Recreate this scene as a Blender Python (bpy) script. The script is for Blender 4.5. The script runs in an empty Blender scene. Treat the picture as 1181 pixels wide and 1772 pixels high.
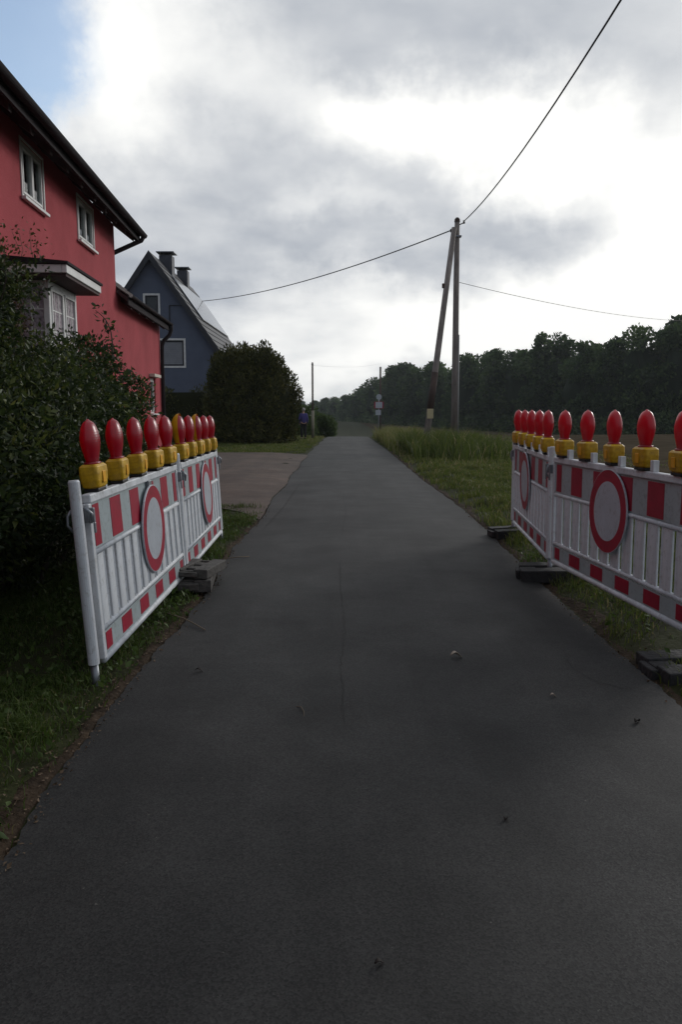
import bpy, bmesh, math, random
import numpy as np
from mathutils import Vector, Matrix, noise as mnoise
R = math.radians
random.seed(7)
RNG = np.random.default_rng(7)
sc = bpy.context.scene
C = bpy.context.scene.collection

# ------------------------------------------------------------------ camera
PITCH = math.atan(174 / 1329)
cd = bpy.data.cameras.new('camera')
cam = bpy.data.objects.new('camera', cd); C.objects.link(cam)
cd.sensor_fit = 'VERTICAL'; cd.sensor_height = 36; cd.lens = 36 * 1329 / 1772
cam.location = (0, 0, 1.5); cam.rotation_euler = (R(90) - PITCH, 0, 0)
cd.clip_end = 5000; cd.clip_start = 0.05
sc.camera = cam

# ------------------------------------------------------------------ sky and sun
SUN_AZ, SUN_EL = R(42), R(20)      # azimuth clockwise from +Y (towards +X)
world = bpy.data.worlds.new('World'); sc.world = world; world.use_nodes = True
wn, wl = world.node_tree.nodes, world.node_tree.links
wn.clear()
def N(kind, **kw):
    n = wn.new(kind)
    for k, v in kw.items(): setattr(n, k, v)
    return n
def WM(op, a, b=None, c=None):
    n = wn.new('ShaderNodeMath'); n.operation = op
    for i, v in enumerate((a, b, c)):
        if v is None: continue
        if isinstance(v, (int, float)): n.inputs[i].default_value = v
        else: wl.new(v, n.inputs[i])
    return n.outputs[0]
tc = N('ShaderNodeTexCoord')
# slightly warp the direction so that cloud edges are ragged
nz = N('ShaderNodeTexNoise'); nz.inputs['Scale'].default_value = 4.0; nz.inputs['Detail'].default_value = 9; nz.inputs['Roughness'].default_value = .60
wl.new(tc.outputs['Generated'], nz.inputs['Vector'])
sub = N('ShaderNodeVectorMath', operation='SUBTRACT'); wl.new(nz.outputs['Color'], sub.inputs[0]); sub.inputs[1].default_value = (.5, .5, .5)
scl = N('ShaderNodeVectorMath', operation='SCALE'); wl.new(sub.outputs[0], scl.inputs[0]); scl.inputs['Scale'].default_value = .30
add = N('ShaderNodeVectorMath', operation='ADD'); wl.new(tc.outputs['Generated'], add.inputs[0]); wl.new(scl.outputs[0], add.inputs[1])
sep = N('ShaderNodeSeparateXYZ'); wl.new(add.outputs[0], sep.inputs[0])
az = WM('ARCTAN2', sep.outputs[0], sep.outputs[1])
el = WM('ARCSINE', sep.outputs[2])
f_ = 1329.
def azel(px, py):
    a = (px - 590.5) / f_; b = -(py - 886) / f_
    c, s = math.cos(PITCH), math.sin(PITCH)
    v = Vector((a, c + b * s, -s + b * c)).normalized()
    return math.atan2(v.x, v.y), math.asin(v.z)
# cloud brightenings and darkenings: photo direction, half widths (rad), amount
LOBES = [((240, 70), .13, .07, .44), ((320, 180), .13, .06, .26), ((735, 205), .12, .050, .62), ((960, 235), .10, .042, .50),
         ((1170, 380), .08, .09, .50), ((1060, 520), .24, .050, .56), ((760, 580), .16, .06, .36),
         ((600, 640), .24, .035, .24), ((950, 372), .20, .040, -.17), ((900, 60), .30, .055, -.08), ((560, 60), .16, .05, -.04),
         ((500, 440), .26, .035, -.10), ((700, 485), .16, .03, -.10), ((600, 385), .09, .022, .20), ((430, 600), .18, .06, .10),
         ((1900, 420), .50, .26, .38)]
acc = None
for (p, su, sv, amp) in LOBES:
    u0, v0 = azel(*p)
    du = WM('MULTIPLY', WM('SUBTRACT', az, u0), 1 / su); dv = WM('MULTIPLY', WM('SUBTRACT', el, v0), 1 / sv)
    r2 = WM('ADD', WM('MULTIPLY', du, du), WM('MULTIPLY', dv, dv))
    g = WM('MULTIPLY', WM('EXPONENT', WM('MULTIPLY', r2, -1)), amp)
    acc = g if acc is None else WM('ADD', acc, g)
# general cloud texture on a plane overhead
sp2 = N('ShaderNodeSeparateXYZ'); wl.new(tc.outputs['Generated'], sp2.inputs[0])
zz = WM('ADD', WM('MAXIMUM', sp2.outputs[2], 0), .22)
cx_ = WM('DIVIDE', sp2.outputs[0], zz); cy_ = WM('DIVIDE', sp2.outputs[1], zz)
cmb = N('ShaderNodeCombineXYZ'); wl.new(cx_, cmb.inputs[0]); wl.new(cy_, cmb.inputs[1])
n2 = N('ShaderNodeTexNoise'); n2.inputs['Scale'].default_value = 1.7; n2.inputs['Detail'].default_value = 9; n2.inputs['Roughness'].default_value = .56; n2.inputs['Distortion'].default_value = .35
wl.new(cmb.outputs[0], n2.inputs['Vector'])
n3 = N('ShaderNodeTexNoise'); n3.inputs['Scale'].default_value = 4.5; n3.inputs['Detail'].default_value = 9; n3.inputs['Roughness'].default_value = .5
wl.new(cmb.outputs[0], n3.inputs['Vector'])
tex = WM('ADD', WM('MULTIPLY', WM('SUBTRACT', n2.outputs[0], .5), .50), WM('MULTIPLY', WM('SUBTRACT', n3.outputs[0], .5), .34))
# overcast is brighter towards the hidden sun and darker opposite it
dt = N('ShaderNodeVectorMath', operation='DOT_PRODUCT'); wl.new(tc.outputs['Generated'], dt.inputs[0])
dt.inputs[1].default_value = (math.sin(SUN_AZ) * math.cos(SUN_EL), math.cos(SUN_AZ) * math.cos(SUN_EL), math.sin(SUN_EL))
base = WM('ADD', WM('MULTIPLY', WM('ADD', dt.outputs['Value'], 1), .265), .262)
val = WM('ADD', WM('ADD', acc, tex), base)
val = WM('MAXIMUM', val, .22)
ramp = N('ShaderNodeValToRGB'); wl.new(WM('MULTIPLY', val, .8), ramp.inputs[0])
cr = ramp.color_ramp
cr.elements[0].position = .24; cr.elements[0].color = (.31, .345, .42, 1)
cr.elements[1].position = .95; cr.elements[1].color = (1.25, 1.25, 1.22, 1)
e = cr.elements.new(.48); e.color = (.53, .57, .635, 1)
e = cr.elements.new(.66); e.color = (.82, .845, .875, 1)
sky = N('ShaderNodeTexSky'); sky.sky_type = 'NISHITA'; sky.sun_disc = False
sky.sun_elevation = SUN_EL; sky.sun_rotation = SUN_AZ
SKYK = .10
up = N('ShaderNodeVectorMath', operation='SCALE'); wl.new(ramp.outputs[0], up.inputs[0]); up.inputs['Scale'].default_value = 1 / SKYK
# gap in the clouds, top left, and a few others over the rest of the sky
u0, v0 = azel(15, 10)
du = WM('MULTIPLY', WM('SUBTRACT', az, u0), 1 / .125); dv = WM('MULTIPLY', WM('SUBTRACT', el, v0), 1 / .09)
gap = WM('EXPONENT', WM('MULTIPLY', WM('ADD', WM('MULTIPLY', du, du), WM('MULTIPLY', dv, dv)), -1))
mr = N('ShaderNodeMapRange'); mr.inputs[1].default_value = .30; mr.inputs[2].default_value = .85; mr.inputs[3].default_value = 0; mr.inputs[4].default_value = .85
mr.interpolation_type = 'SMOOTHSTEP'; wl.new(gap, mr.inputs[0])
mix = N('ShaderNodeMix'); mix.data_type = 'RGBA'
wl.new(mr.outputs[0], mix.inputs['Factor']); wl.new(up.outputs[0], mix.inputs[6])
skyb = N('ShaderNodeVectorMath', operation='SCALE'); wl.new(sky.outputs[0], skyb.inputs[0]); skyb.inputs['Scale'].default_value = 2.3
wl.new(skyb.outputs[0], mix.inputs[7])
bg = N('ShaderNodeBackground'); bg.inputs[1].default_value = SKYK
wl.new(mix.outputs[2], bg.inputs[0])
wo = N('ShaderNodeOutputWorld'); wl.new(bg.outputs[0], wo.inputs[0])

sd = bpy.data.lights.new('sun', 'SUN'); sun = bpy.data.objects.new('sun', sd); C.objects.link(sun)
sd.energy = 1.3; sd.angle = R(14); sd.color = (1, .965, .93)
sv = Vector((math.sin(SUN_AZ) * math.cos(SUN_EL), math.cos(SUN_AZ) * math.cos(SUN_EL), math.sin(SUN_EL)))
sun.rotation_euler = sv.to_track_quat('Z', 'Y').to_euler()

sc.view_settings.view_transform = 'Standard'; sc.view_settings.look = 'None'
sc.view_settings.gamma = 1; sc.view_settings.use_curve_mapping = False
sc.view_settings.exposure = -0.25
sc.cycles.max_bounces = 6; sc.cycles.use_denoising = True

# ------------------------------------------------------------------ materials
def mat(name, col, rough=.7, var=.0, vscale=3., dark=None, bump=0., bscale=40., spec=.4, metal=0., coat=0., trans=0., extra=None, tint=None, streak=False, coord='Object', grime=False):
    m = bpy.data.materials.new(name); m.use_nodes = True
    n, l = m.node_tree.nodes, m.node_tree.links
    b = n['Principled BSDF']
    b.inputs['Roughness'].default_value = rough; b.inputs['Metallic'].default_value = metal
    b.inputs['Specular IOR Level'].default_value = spec; b.inputs['Coat Weight'].default_value = coat
    b.inputs['Transmission Weight'].default_value = trans
    b.inputs['Base Color'].default_value = (*col, 1)
    t = n.new('ShaderNodeTexCoord'); src = t.outputs[coord]
    out = None
    if var or dark:
        mp = n.new('ShaderNodeMapping'); l.new(src, mp.inputs[0])
        if streak: mp.inputs['Scale'].default_value = (1, 1, .15)
        a = n.new('ShaderNodeTexNoise'); a.inputs['Scale'].default_value = vscale; a.inputs['Detail'].default_value = 6; a.inputs['Roughness'].default_value = .62
        l.new(mp.outputs[0], a.inputs['Vector'])
        r = n.new('ShaderNodeValToRGB'); l.new(a.outputs[0], r.inputs[0])
        r.color_ramp.elements[0].position = .32; r.color_ramp.elements[1].position = .68
        d = dark or tuple(c * (1 - var) for c in col); h = tuple(min(1, c * (1 + var)) for c in col)
        r.color_ramp.elements[0].color = (*d, 1); r.color_ramp.elements[1].color = (*h, 1)
        out = r.outputs[0]
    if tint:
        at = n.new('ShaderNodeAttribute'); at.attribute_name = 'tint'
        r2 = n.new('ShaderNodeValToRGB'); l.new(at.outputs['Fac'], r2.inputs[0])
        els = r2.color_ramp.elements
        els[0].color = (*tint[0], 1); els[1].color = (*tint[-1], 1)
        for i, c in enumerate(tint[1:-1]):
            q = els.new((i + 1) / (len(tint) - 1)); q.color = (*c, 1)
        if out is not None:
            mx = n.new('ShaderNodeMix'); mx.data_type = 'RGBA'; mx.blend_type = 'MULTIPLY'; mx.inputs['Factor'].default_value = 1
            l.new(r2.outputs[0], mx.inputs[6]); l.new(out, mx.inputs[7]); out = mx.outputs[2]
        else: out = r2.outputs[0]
    if grime:      # splashed dirt and scuffs
        a = n.new('ShaderNodeTexNoise'); a.inputs['Scale'].default_value = 23; a.inputs['Detail'].default_value = 8; a.inputs['Roughness'].default_value = .72; a.inputs['Distortion'].default_value = .6
        l.new(src, a.inputs['Vector'])
        q = n.new('ShaderNodeValToRGB'); l.new(a.outputs[0], q.inputs[0]); q.color_ramp.elements[0].position = .52; q.color_ramp.elements[1].position = .74
        q.color_ramp.elements[0].color = (1, 1, 1, 1); q.color_ramp.elements[1].color = (.50, .46, .40, 1)
        mx = n.new('ShaderNodeMix'); mx.data_type = 'RGBA'; mx.blend_type = 'MULTIPLY'; mx.inputs['Factor'].default_value = .8
        l.new(out, mx.inputs[6]); l.new(q.outputs[0], mx.inputs[7]); out = mx.outputs[2]
    if out is not None: l.new(out, b.inputs['Base Color'])
    if bump:
        a = n.new('ShaderNodeTexNoise'); a.inputs['Scale'].default_value = bscale; a.inputs['Detail'].default_value = 4
        l.new(src, a.inputs['Vector'])
        bp = n.new('ShaderNodeBump'); bp.inputs['Strength'].default_value = bump; bp.inputs['Distance'].default_value = .02
        l.new(a.outputs[0], bp.inputs['Height']); l.new(bp.outputs[0], b.inputs['Normal'])
    m['b'] = 1
    return m
def leafmat(name, tint, trans=.35, rough=.5, spec=.3):
    m = mat(name, (.05, .08, .02), rough, tint=tint, spec=spec)
    n, l = m.node_tree.nodes, m.node_tree.links
    b = n['Principled BSDF']; o = n['Material Output']
    tr = n.new('ShaderNodeBsdfTranslucent')
    src = b.inputs['Base Color'].links[0].from_socket
    l.new(src, tr.inputs[0])
    mx = n.new('ShaderNodeMixShader'); mx.inputs[0].default_value = trans
    l.new(b.outputs[0], mx.inputs[1]); l.new(tr.outputs[0], mx.inputs[2]); l.new(mx.outputs[0], o.inputs[0])
    return m

M = {}
# asphalt: aggregate speckle, patchy wear, faint wheel tracks
def asphalt(name, a, b, warm=0.):
    m = bpy.data.materials.new(name); m.use_nodes = True
    n, l = m.node_tree.nodes, m.node_tree.links; bs = n['Principled BSDF']
    t = n.new('ShaderNodeTexCoord')
    def nz(s, d=4, r=.55):
        q = n.new('ShaderNodeTexNoise'); q.inputs['Scale'].default_value = s; q.inputs['Detail'].default_value = d; q.inputs['Roughness'].default_value = r
        l.new(t.outputs['Object'], q.inputs['Vector']); return q
    big = nz(.55, 5, .6); r1 = n.new('ShaderNodeValToRGB'); l.new(big.outputs[0], r1.inputs[0])
    r1.color_ramp.elements[0].position = .3; r1.color_ramp.elements[1].position = .72
    r1.color_ramp.elements[0].color = (*a, 1); r1.color_ramp.elements[1].color = (*b, 1)
    vor = n.new('ShaderNodeTexVoronoi'); vor.inputs['Scale'].default_value = 170; l.new(t.outputs['Object'], vor.inputs['Vector'])
    r2 = n.new('ShaderNodeValToRGB'); l.new(vor.outputs['Color'], r2.inputs[0])
    r2.color_ramp.elements[0].position = .1; r2.color_ramp.elements[1].position = .95
    r2.color_ramp.elements[0].color = (.55, .55, .55, 1); r2.color_ramp.elements[1].color = (1.55, 1.55, 1.5, 1)
    mx = n.new('ShaderNodeMix'); mx.data_type = 'RGBA'; mx.blend_type = 'MULTIPLY'; mx.inputs['Factor'].default_value = 1
    l.new(r1.outputs[0], mx.inputs[6]); l.new(r2.outputs[0], mx.inputs[7])
    mpp = n.new('ShaderNodeMapping'); mpp.inputs['Scale'].default_value = (1.6, .10, 1); l.new(t.outputs['Object'], mpp.inputs[0])
    tr_ = nz(1.0, 4, .6); l.new(mpp.outputs[0], tr_.inputs['Vector'])
    pt_ = nz(2.4, 5, .65)
    for src_, lo, hi in ((tr_, .80, 1.22), (pt_, .84, 1.16)):
        q_ = n.new('ShaderNodeMapRange'); q_.inputs[1].default_value = .35; q_.inputs[2].default_value = .65; q_.inputs[3].default_value = lo; q_.inputs[4].default_value = hi
        l.new(src_.outputs[0], q_.inputs[0]); m2 = n.new('ShaderNodeVectorMath'); m2.operation = 'SCALE'; l.new(mx.outputs[2] if src_ is tr_ else prev, m2.inputs[0]); l.new(q_.outputs[0], m2.inputs['Scale']); prev = m2.outputs[0]
    sp = nz(38, 3, .7); r3 = n.new('ShaderNodeValToRGB'); l.new(sp.outputs[0], r3.inputs[0])
    r3.color_ramp.elements[0].position = .70; r3.color_ramp.elements[0].color = (0, 0, 0, 1)
    r3.color_ramp.elements[1].position = .76; r3.color_ramp.elements[1].color = (.075, .070, .062, 1)
    ad = n.new('ShaderNodeMix'); ad.data_type = 'RGBA'; ad.blend_type = 'ADD'; ad.inputs['Factor'].default_value = 1
    l.new(prev, ad.inputs[6]); l.new(r3.outputs[0], ad.inputs[7])
    l.new(ad.outputs[2], bs.inputs['Base Color'])
    rr = n.new('ShaderNodeMapRange'); rr.inputs[3].default_value = .62; rr.inputs[4].default_value = .86; l.new(nz(1.3, 4).outputs[0], rr.inputs[0]); l.new(rr.outputs[0], bs.inputs['Roughness'])
    bs.inputs['Specular IOR Level'].default_value = .24
    bp = n.new('ShaderNodeBump'); bp.inputs['Strength'].default_value = .16; bp.inputs['Distance'].default_value = .002
    l.new(vor.outputs['Distance'], bp.inputs['Height'])
    bp2 = n.new('ShaderNodeBump'); bp2.inputs['Strength'].default_value = .15; bp2.inputs['Distance'].default_value = .02
    l.new(nz(5, 3).outputs[0], bp2.inputs['Height']); l.new(bp.outputs[0], bp2.inputs['Normal']); l.new(bp2.outputs[0], bs.inputs['Normal'])
    return m
M['asphalt'] = asphalt('asphalt', (.0165, .0168, .0172), (.034, .0332, .0325))
M['drive'] = asphalt('driveway_gravel', (.048, .032, .025), (.090, .062, .048))
M['crack'] = mat('crack', (.016, .0155, .015), .95)
M['darkleaf'] = mat('dark_leaf', (.016, .012, .010), .9)
M['ground'] = mat('ground', (.030, .034, .013), .95, dark=(.016, .016, .008), var=.3, vscale=2.2, bump=.6, bscale=25, spec=.1)
M['soil'] = mat('soil', (.060, .042, .028), .95, dark=(.022, .016, .011), vscale=9, bump=1, bscale=30, spec=.1)
M['field'] = mat('field', (.085, .068, .048), 1, dark=(.045, .036, .025), vscale=.7, bump=.7, bscale=6, spec=0)
M['white'] = mat('white_plastic', (.70, .735, .77), .45, var=.0, dark=(.48, .50, .52), vscale=7, bump=.05, bscale=60, streak=True, grime=True)
M['white2'] = mat('white_sheeting', (.38, .44, .455), .40, dark=(.31, .36, .375), vscale=4, streak=True, grime=True)
M['red'] = mat('red_sheeting', (.36, .008, .035), .42, dark=(.25, .007, .026), vscale=5, grime=True)
M['signwhite'] = mat('sign_face', (.46, .495, .54), .40, dark=(.39, .42, .46), vscale=5, grime=True)
M['yellow'] = mat('yellow_housing', (.66, .40, .014), .42, dark=(.40, .23, .01), vscale=14, bump=.08, bscale=70, grime=True)
M['yellow2'] = mat('orange_yellow_shield', (.80, .42, .012), .4, dark=(.65, .3, .01), vscale=10)
M['black'] = mat('black_rubber', (.012, .012, .013), .6)
M['steel'] = mat('galvanised_steel', (.30, .32, .34), .45, dark=(.17, .18, .2), vscale=12, metal=.7)
M['rubber'] = mat('recycled_plastic', (.085, .078, .07), .8, dark=(.035, .032, .03), vscale=12, bump=.6, bscale=35)
M['rubber_shaded'] = mat('shaded_recycled_plastic', (.032, .031, .032), .8, dark=(.016, .016, .016), vscale=12, bump=.6, bscale=35)  # same plastic as the left blocks, with backlit shade put into the colour
# red lamp lens: ribbed translucent plastic
def lensmat():
    m = bpy.data.materials.new('red_lens'); m.use_nodes = True
    n, l = m.node_tree.nodes, m.node_tree.links; b = n['Principled BSDF']; o = n['Material Output']
    b.inputs['Base Color'].default_value = (.27, .004, .030, 1); b.inputs['Roughness'].default_value = .33
    b.inputs['Coat Weight'].default_value = .9; b.inputs['Coat Roughness'].default_value = .28; b.inputs['Specular IOR Level'].default_value = .6
    tr = n.new('ShaderNodeBsdfTranslucent'); tr.inputs[0].default_value = (.90, .008, .02, 1)
    mx = n.new('ShaderNodeMixShader'); mx.inputs[0].default_value = .5
    w = n.new('ShaderNodeTexWave'); w.inputs['Scale'].default_value = 22; w.bands_direction = 'Z'
    t = n.new('ShaderNodeTexCoord'); l.new(t.outputs['Object'], w.inputs['Vector'])
    bp = n.new('ShaderNodeBump'); bp.inputs['Strength'].default_value = .12; bp.inputs['Distance'].default_value = .004
    l.new(w.outputs[0], bp.inputs['Height']); l.new(bp.outputs[0], b.inputs['Normal'])
    l.new(b.outputs[0], mx.inputs[1]); l.new(tr.outputs[0], mx.inputs[2]); l.new(mx.outputs[0], o.inputs[0])
    return m
M['lens'] = lensmat()
M['redwall'] = mat('red_render', (.42, .082, .094), .9, dark=(.31, .058, .066), vscale=.9, bump=.35, bscale=55, spec=.15)
M['soffit'] = mat('soffit_wood', (.055, .034, .034), .8, var=.3, vscale=4)
M['fascia'] = mat('gutter_metal', (.026, .022, .024), .85, spec=.12)
M['tile'] = mat('roof_tile', (.085, .058, .058), .75, dark=(.045, .032, .034), vscale=2.5, bump=.3, bscale=12)
M['tile2'] = mat('dark_roof_tile', (.055, .054, .058), .55, dark=(.03, .03, .034), vscale=2.5, bump=.3, bscale=12)
M['frame'] = mat('white_window_frame', (.72, .72, .70), .5, dark=(.58, .58, .56), vscale=6)
def glassmat():
    m = bpy.data.materials.new('window_glass'); m.use_nodes = True; n, l = m.node_tree.nodes, m.node_tree.links
    n.remove(n['Principled BSDF']); o = n['Material Output']
    t = n.new('ShaderNodeBsdfTransparent'); t.inputs[0].default_value = (.80, .85, .84, 1); g_ = n.new('ShaderNodeBsdfGlossy'); g_.inputs['Roughness'].default_value = .03
    f = n.new('ShaderNodeFresnel'); f.inputs[0].default_value = 1.5; x = n.new('ShaderNodeMixShader')
    l.new(f.outputs[0], x.inputs[0]); l.new(t.outputs[0], x.inputs[1]); l.new(g_.outputs[0], x.inputs[2]); l.new(x.outputs[0], o.inputs[0]); return m
M['glass'] = glassmat()
M['curtain'] = mat('curtain', (.42, .40, .40), .9, dark=(.20, .17, .19), vscale=12)
M['lace'] = mat('lace_curtain', (.50, .44, .46), .9, dark=(.13, .10, .13), vscale=22)
M['reveal'] = mat('cream_sill', (.55, .50, .42), .7, var=.1)
M['bluewall'] = mat('blue_render', (.105, .125, .175), .8, dark=(.088, .106, .150), vscale=1.5, bump=.2, bscale=20)
M['bluedark'] = mat('dark_trim', (.024, .026, .032), .6)
M['shutter'] = mat('roller_shutter', (.22, .23, .25), .6, var=.1)
M['panelglass'] = mat('solar_glass', (.16, .17, .19), .22, spec=.8, coat=.5)
M['chimney'] = mat('chimney_cladding', (.045, .05, .065), .6, var=.2)
M['wood'] = mat('weathered_pole_wood', (.30, .265, .24), .85, dark=(.13, .11, .098), vscale=7, bump=.5, bscale=20, streak=True)
M['wood2'] = mat('tarred_pole_wood', (.085, .055, .045), .85, dark=(.03, .02, .016), vscale=7, bump=.5, bscale=20, streak=True)
M['pipe'] = mat('cable_guard', (.34, .34, .33), .5)
M['wire'] = mat('wire', (.02, .02, .021), .6)
M['plate'] = mat('yellowish_plate', (.50, .44, .26), .6, var=.1)
M['sleeve'] = mat('pale_sleeve', (.20, .18, .13), .8, var=.2)
M['bark'] = mat('bark', (.05, .04, .03), .9, var=.4, vscale=5, bump=.5, bscale=10)
M['twig'] = mat('twig', (.16, .125, .09), .9, var=.3)
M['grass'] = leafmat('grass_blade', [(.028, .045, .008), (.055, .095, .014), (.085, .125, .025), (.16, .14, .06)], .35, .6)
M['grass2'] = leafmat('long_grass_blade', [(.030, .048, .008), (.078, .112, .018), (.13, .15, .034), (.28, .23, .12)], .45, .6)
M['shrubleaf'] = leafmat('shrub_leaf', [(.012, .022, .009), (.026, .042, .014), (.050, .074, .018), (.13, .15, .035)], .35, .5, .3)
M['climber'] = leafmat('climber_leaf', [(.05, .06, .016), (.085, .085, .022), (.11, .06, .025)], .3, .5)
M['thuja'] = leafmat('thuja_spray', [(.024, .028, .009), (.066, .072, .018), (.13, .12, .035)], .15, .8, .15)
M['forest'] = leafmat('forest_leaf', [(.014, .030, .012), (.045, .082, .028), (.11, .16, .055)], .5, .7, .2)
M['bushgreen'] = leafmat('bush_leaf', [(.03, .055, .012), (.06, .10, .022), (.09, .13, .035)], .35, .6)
M['deadleaf'] = mat('dead_leaf', (.17, .115, .07), .8, dark=(.06, .04, .025), vscale=20)
M['paleleaf'] = mat('pale_dead_leaf', (.50, .44, .36), .8, dark=(.28, .22, .17), vscale=20)
M['skin'] = mat('skin', (.50, .30, .22), .6)
M['jacket'] = mat('purple_jacket', (.06, .05, .19), .8, var=.2, vscale=6)
M['trousers'] = mat('black_trousers', (.014, .014, .018), .9)
M['hair'] = mat('grey_hair', (.35, .33, .31), .9)
M['shoe'] = mat('shoe', (.03, .03, .03), .7)

# ------------------------------------------------------------------ helpers
class MB:
    def __init__(s): s.v = []; s.f = []; s.m = []
    def add(s, vs, fs, mi=0):
        o = len(s.v); s.v += [tuple(v) for v in vs]; s.f += [tuple(i + o for i in f) for f in fs]; s.m += [mi] * len(fs); return s
    def box(s, x0, x1, y0, y1, z0, z1, mi=0, T=None):
        vs = [(x, y, z) for z in (z0, z1) for y in (y0, y1) for x in (x0, x1)]
        if T: vs = [T(*v) for v in vs]
        return s.add(vs, [(0, 2, 3, 1), (4, 5, 7, 6), (0, 1, 5, 4), (1, 3, 7, 5), (3, 2, 6, 7), (2, 0, 4, 6)], mi)
    def tube(s, pts, r, n=10, mi=0, cap=True):
        pts = [Vector(p) for p in pts]; k = len(pts); rr = r if isinstance(r, (list, tuple)) else [r] * k
        vs = []
        up = None
        for i, p in enumerate(pts):
            d = (pts[min(i + 1, k - 1)] - pts[max(i - 1, 0)]).normalized()
            if up is None: up = Vector((0, 0, 1)) if abs(d.z) < .9 else Vector((1, 0, 0))
            a = d.cross(up).normalized(); b = a.cross(d).normalized(); up = b
            for j in range(n):
                t = 2 * math.pi * j / n; vs.append(p + (a * math.cos(t) + b * math.sin(t)) * rr[i])
        fs = [(i * n + j, i * n + (j + 1) % n, (i + 1) * n + (j + 1) % n, (i + 1) * n + j) for i in range(k - 1) for j in range(n)]
        if cap: fs += [tuple(range(n - 1, -1, -1)), tuple((k - 1) * n + j for j in range(n))]
        return s.add(vs, fs, mi)
    def lathe(s, prof, n=20, sx=1, sy=1, mi=0, c=(0, 0, 0)):
        vs = [(c[0] + r * sx * math.cos(2 * math.pi * j / n), c[1] + r * sy * math.sin(2 * math.pi * j / n), c[2] + z) for r, z in prof for j in range(n)]
        k = len(prof)
        fs = [(i * n + j, i * n + (j + 1) % n, (i + 1) * n + (j + 1) % n, (i + 1) * n + j) for i in range(k - 1) for j in range(n)]
        fs += [tuple(range(n - 1, -1, -1)), tuple((k - 1) * n + j for j in range(n))]
        return s.add(vs, fs, mi)
    def prism(s, poly, y0, y1, mi=0, T=None):     # polygon in xz extruded along y
        n = len(poly); vs = [(x, y0, z) for x, z in poly] + [(x, y1, z) for x, z in poly]
        if T: vs = [T(*v) for v in vs]
        return s.add(vs, [tuple(range(n)), tuple(range(2 * n - 1, n - 1, -1))] + [(i, i + n, (i + 1) % n + n, (i + 1) % n) for i in range(n)], mi)
    def mesh(s, name, mats, smooth=False):
        me = bpy.data.meshes.new(name); me.from_pydata(s.v, [], s.f)
        for m_ in (mats if isinstance(mats, (list, tuple)) else [mats]): me.materials.append(m_)
        me.polygons.foreach_set('material_index', s.m)
        bm = bmesh.new(); bm.from_mesh(me); bmesh.ops.recalc_face_normals(bm, faces=bm.faces); bm.to_mesh(me); bm.free()
        if smooth: me.polygons.foreach_set('use_smooth', [True] * len(me.polygons))
        me.update(); return me
    def build(s, name, mats, parent=None, smooth=False, bevel=0, seg=2):
        return link(name, s.mesh(name, mats, smooth), parent, bevel, seg)
def link(name, me, parent=None, bevel=0, seg=2):
    o = bpy.data.objects.new(name, me); C.objects.link(o)
    if parent: o.parent = parent
    if bevel:
        b = o.modifiers.new('bevel', 'BEVEL'); b.width = bevel; b.segments = seg; b.limit_method = 'ANGLE'; b.angle_limit = R(35)
    return o
def tag(o, label=None, cat=None, group=None, kind=None):
    if label: o['label'] = label
    if cat: o['category'] = cat
    if group: o['group'] = group
    if kind: o['kind'] = kind
    return o
def empty(name, loc, rot=(0, 0, 0)):
    o = bpy.data.objects.new(name, None); C.objects.link(o); o.location = loc; o.rotation_euler = rot; o.empty_display_size = .2; return o
def copy_tree(o, parent=None):
    c = o.copy(); C.objects.link(c); c.parent = parent
    for ch in kids[o.name] if o.name in kids else [x for x in o.children]: copy_tree(ch, c)
    return c
kids = {}
def np_mesh(name, V, F, mats, tint=None, nper=None, smooth=False):
    """V (n,3), F (m,k) constant-size faces; tint per vertex"""
    me = bpy.data.meshes.new(name); V = np.asarray(V, np.float32); F = np.asarray(F, np.int32)
    me.vertices.add(len(V)); me.vertices.foreach_set('co', V.ravel())
    m_, k = F.shape
    me.loops.add(m_ * k); me.loops.foreach_set('vertex_index', F.ravel())
    me.polygons.add(m_); me.polygons.foreach_set('loop_start', np.arange(0, m_ * k, k, dtype=np.int32))
    for x in (mats if isinstance(mats, (list, tuple)) else [mats]): me.materials.append(x)
    if tint is not None:
        a = me.attributes.new('tint', 'FLOAT', 'POINT'); a.data.foreach_set('value', np.asarray(tint, np.float32))
    if smooth: me.polygons.foreach_set('use_smooth', [True] * m_)
    me.update(calc_edges=True); return me
def nrm(a): return a / (np.linalg.norm(a, axis=1, keepdims=True) + 1e-9)
def leaves(P, size, tint, wr=.5, up=.3, droop=0., out=None, fold=.25):
    """pointed, folded leaves at points P; 6 verts, 4 quads->tris"""
    n = len(P); d = RNG.normal(size=(n, 3));
    if out is not None: d = d * .8 + out
    d[:, 2] += up - droop; d = nrm(d)
    a = nrm(np.cross(d, RNG.normal(size=(n, 3)))); b = np.cross(d, a)
    s = size[:, None]; w = s * wr * .5
    v = np.stack([P, P + d * s * .45 + a * w + b * w * fold * 2, P + d * s * .5, P + d * s * .45 - a * w + b * w * fold * 2, P + d * s], 1)
    V = v.reshape(-1, 3); i = np.arange(n)[:, None] * 5
    F = np.concatenate([i + [0, 1, 2], i + [1, 4, 2], i + [0, 2, 3], i + [2, 4, 3]])
    return V, F, np.repeat(tint, 5)
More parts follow.
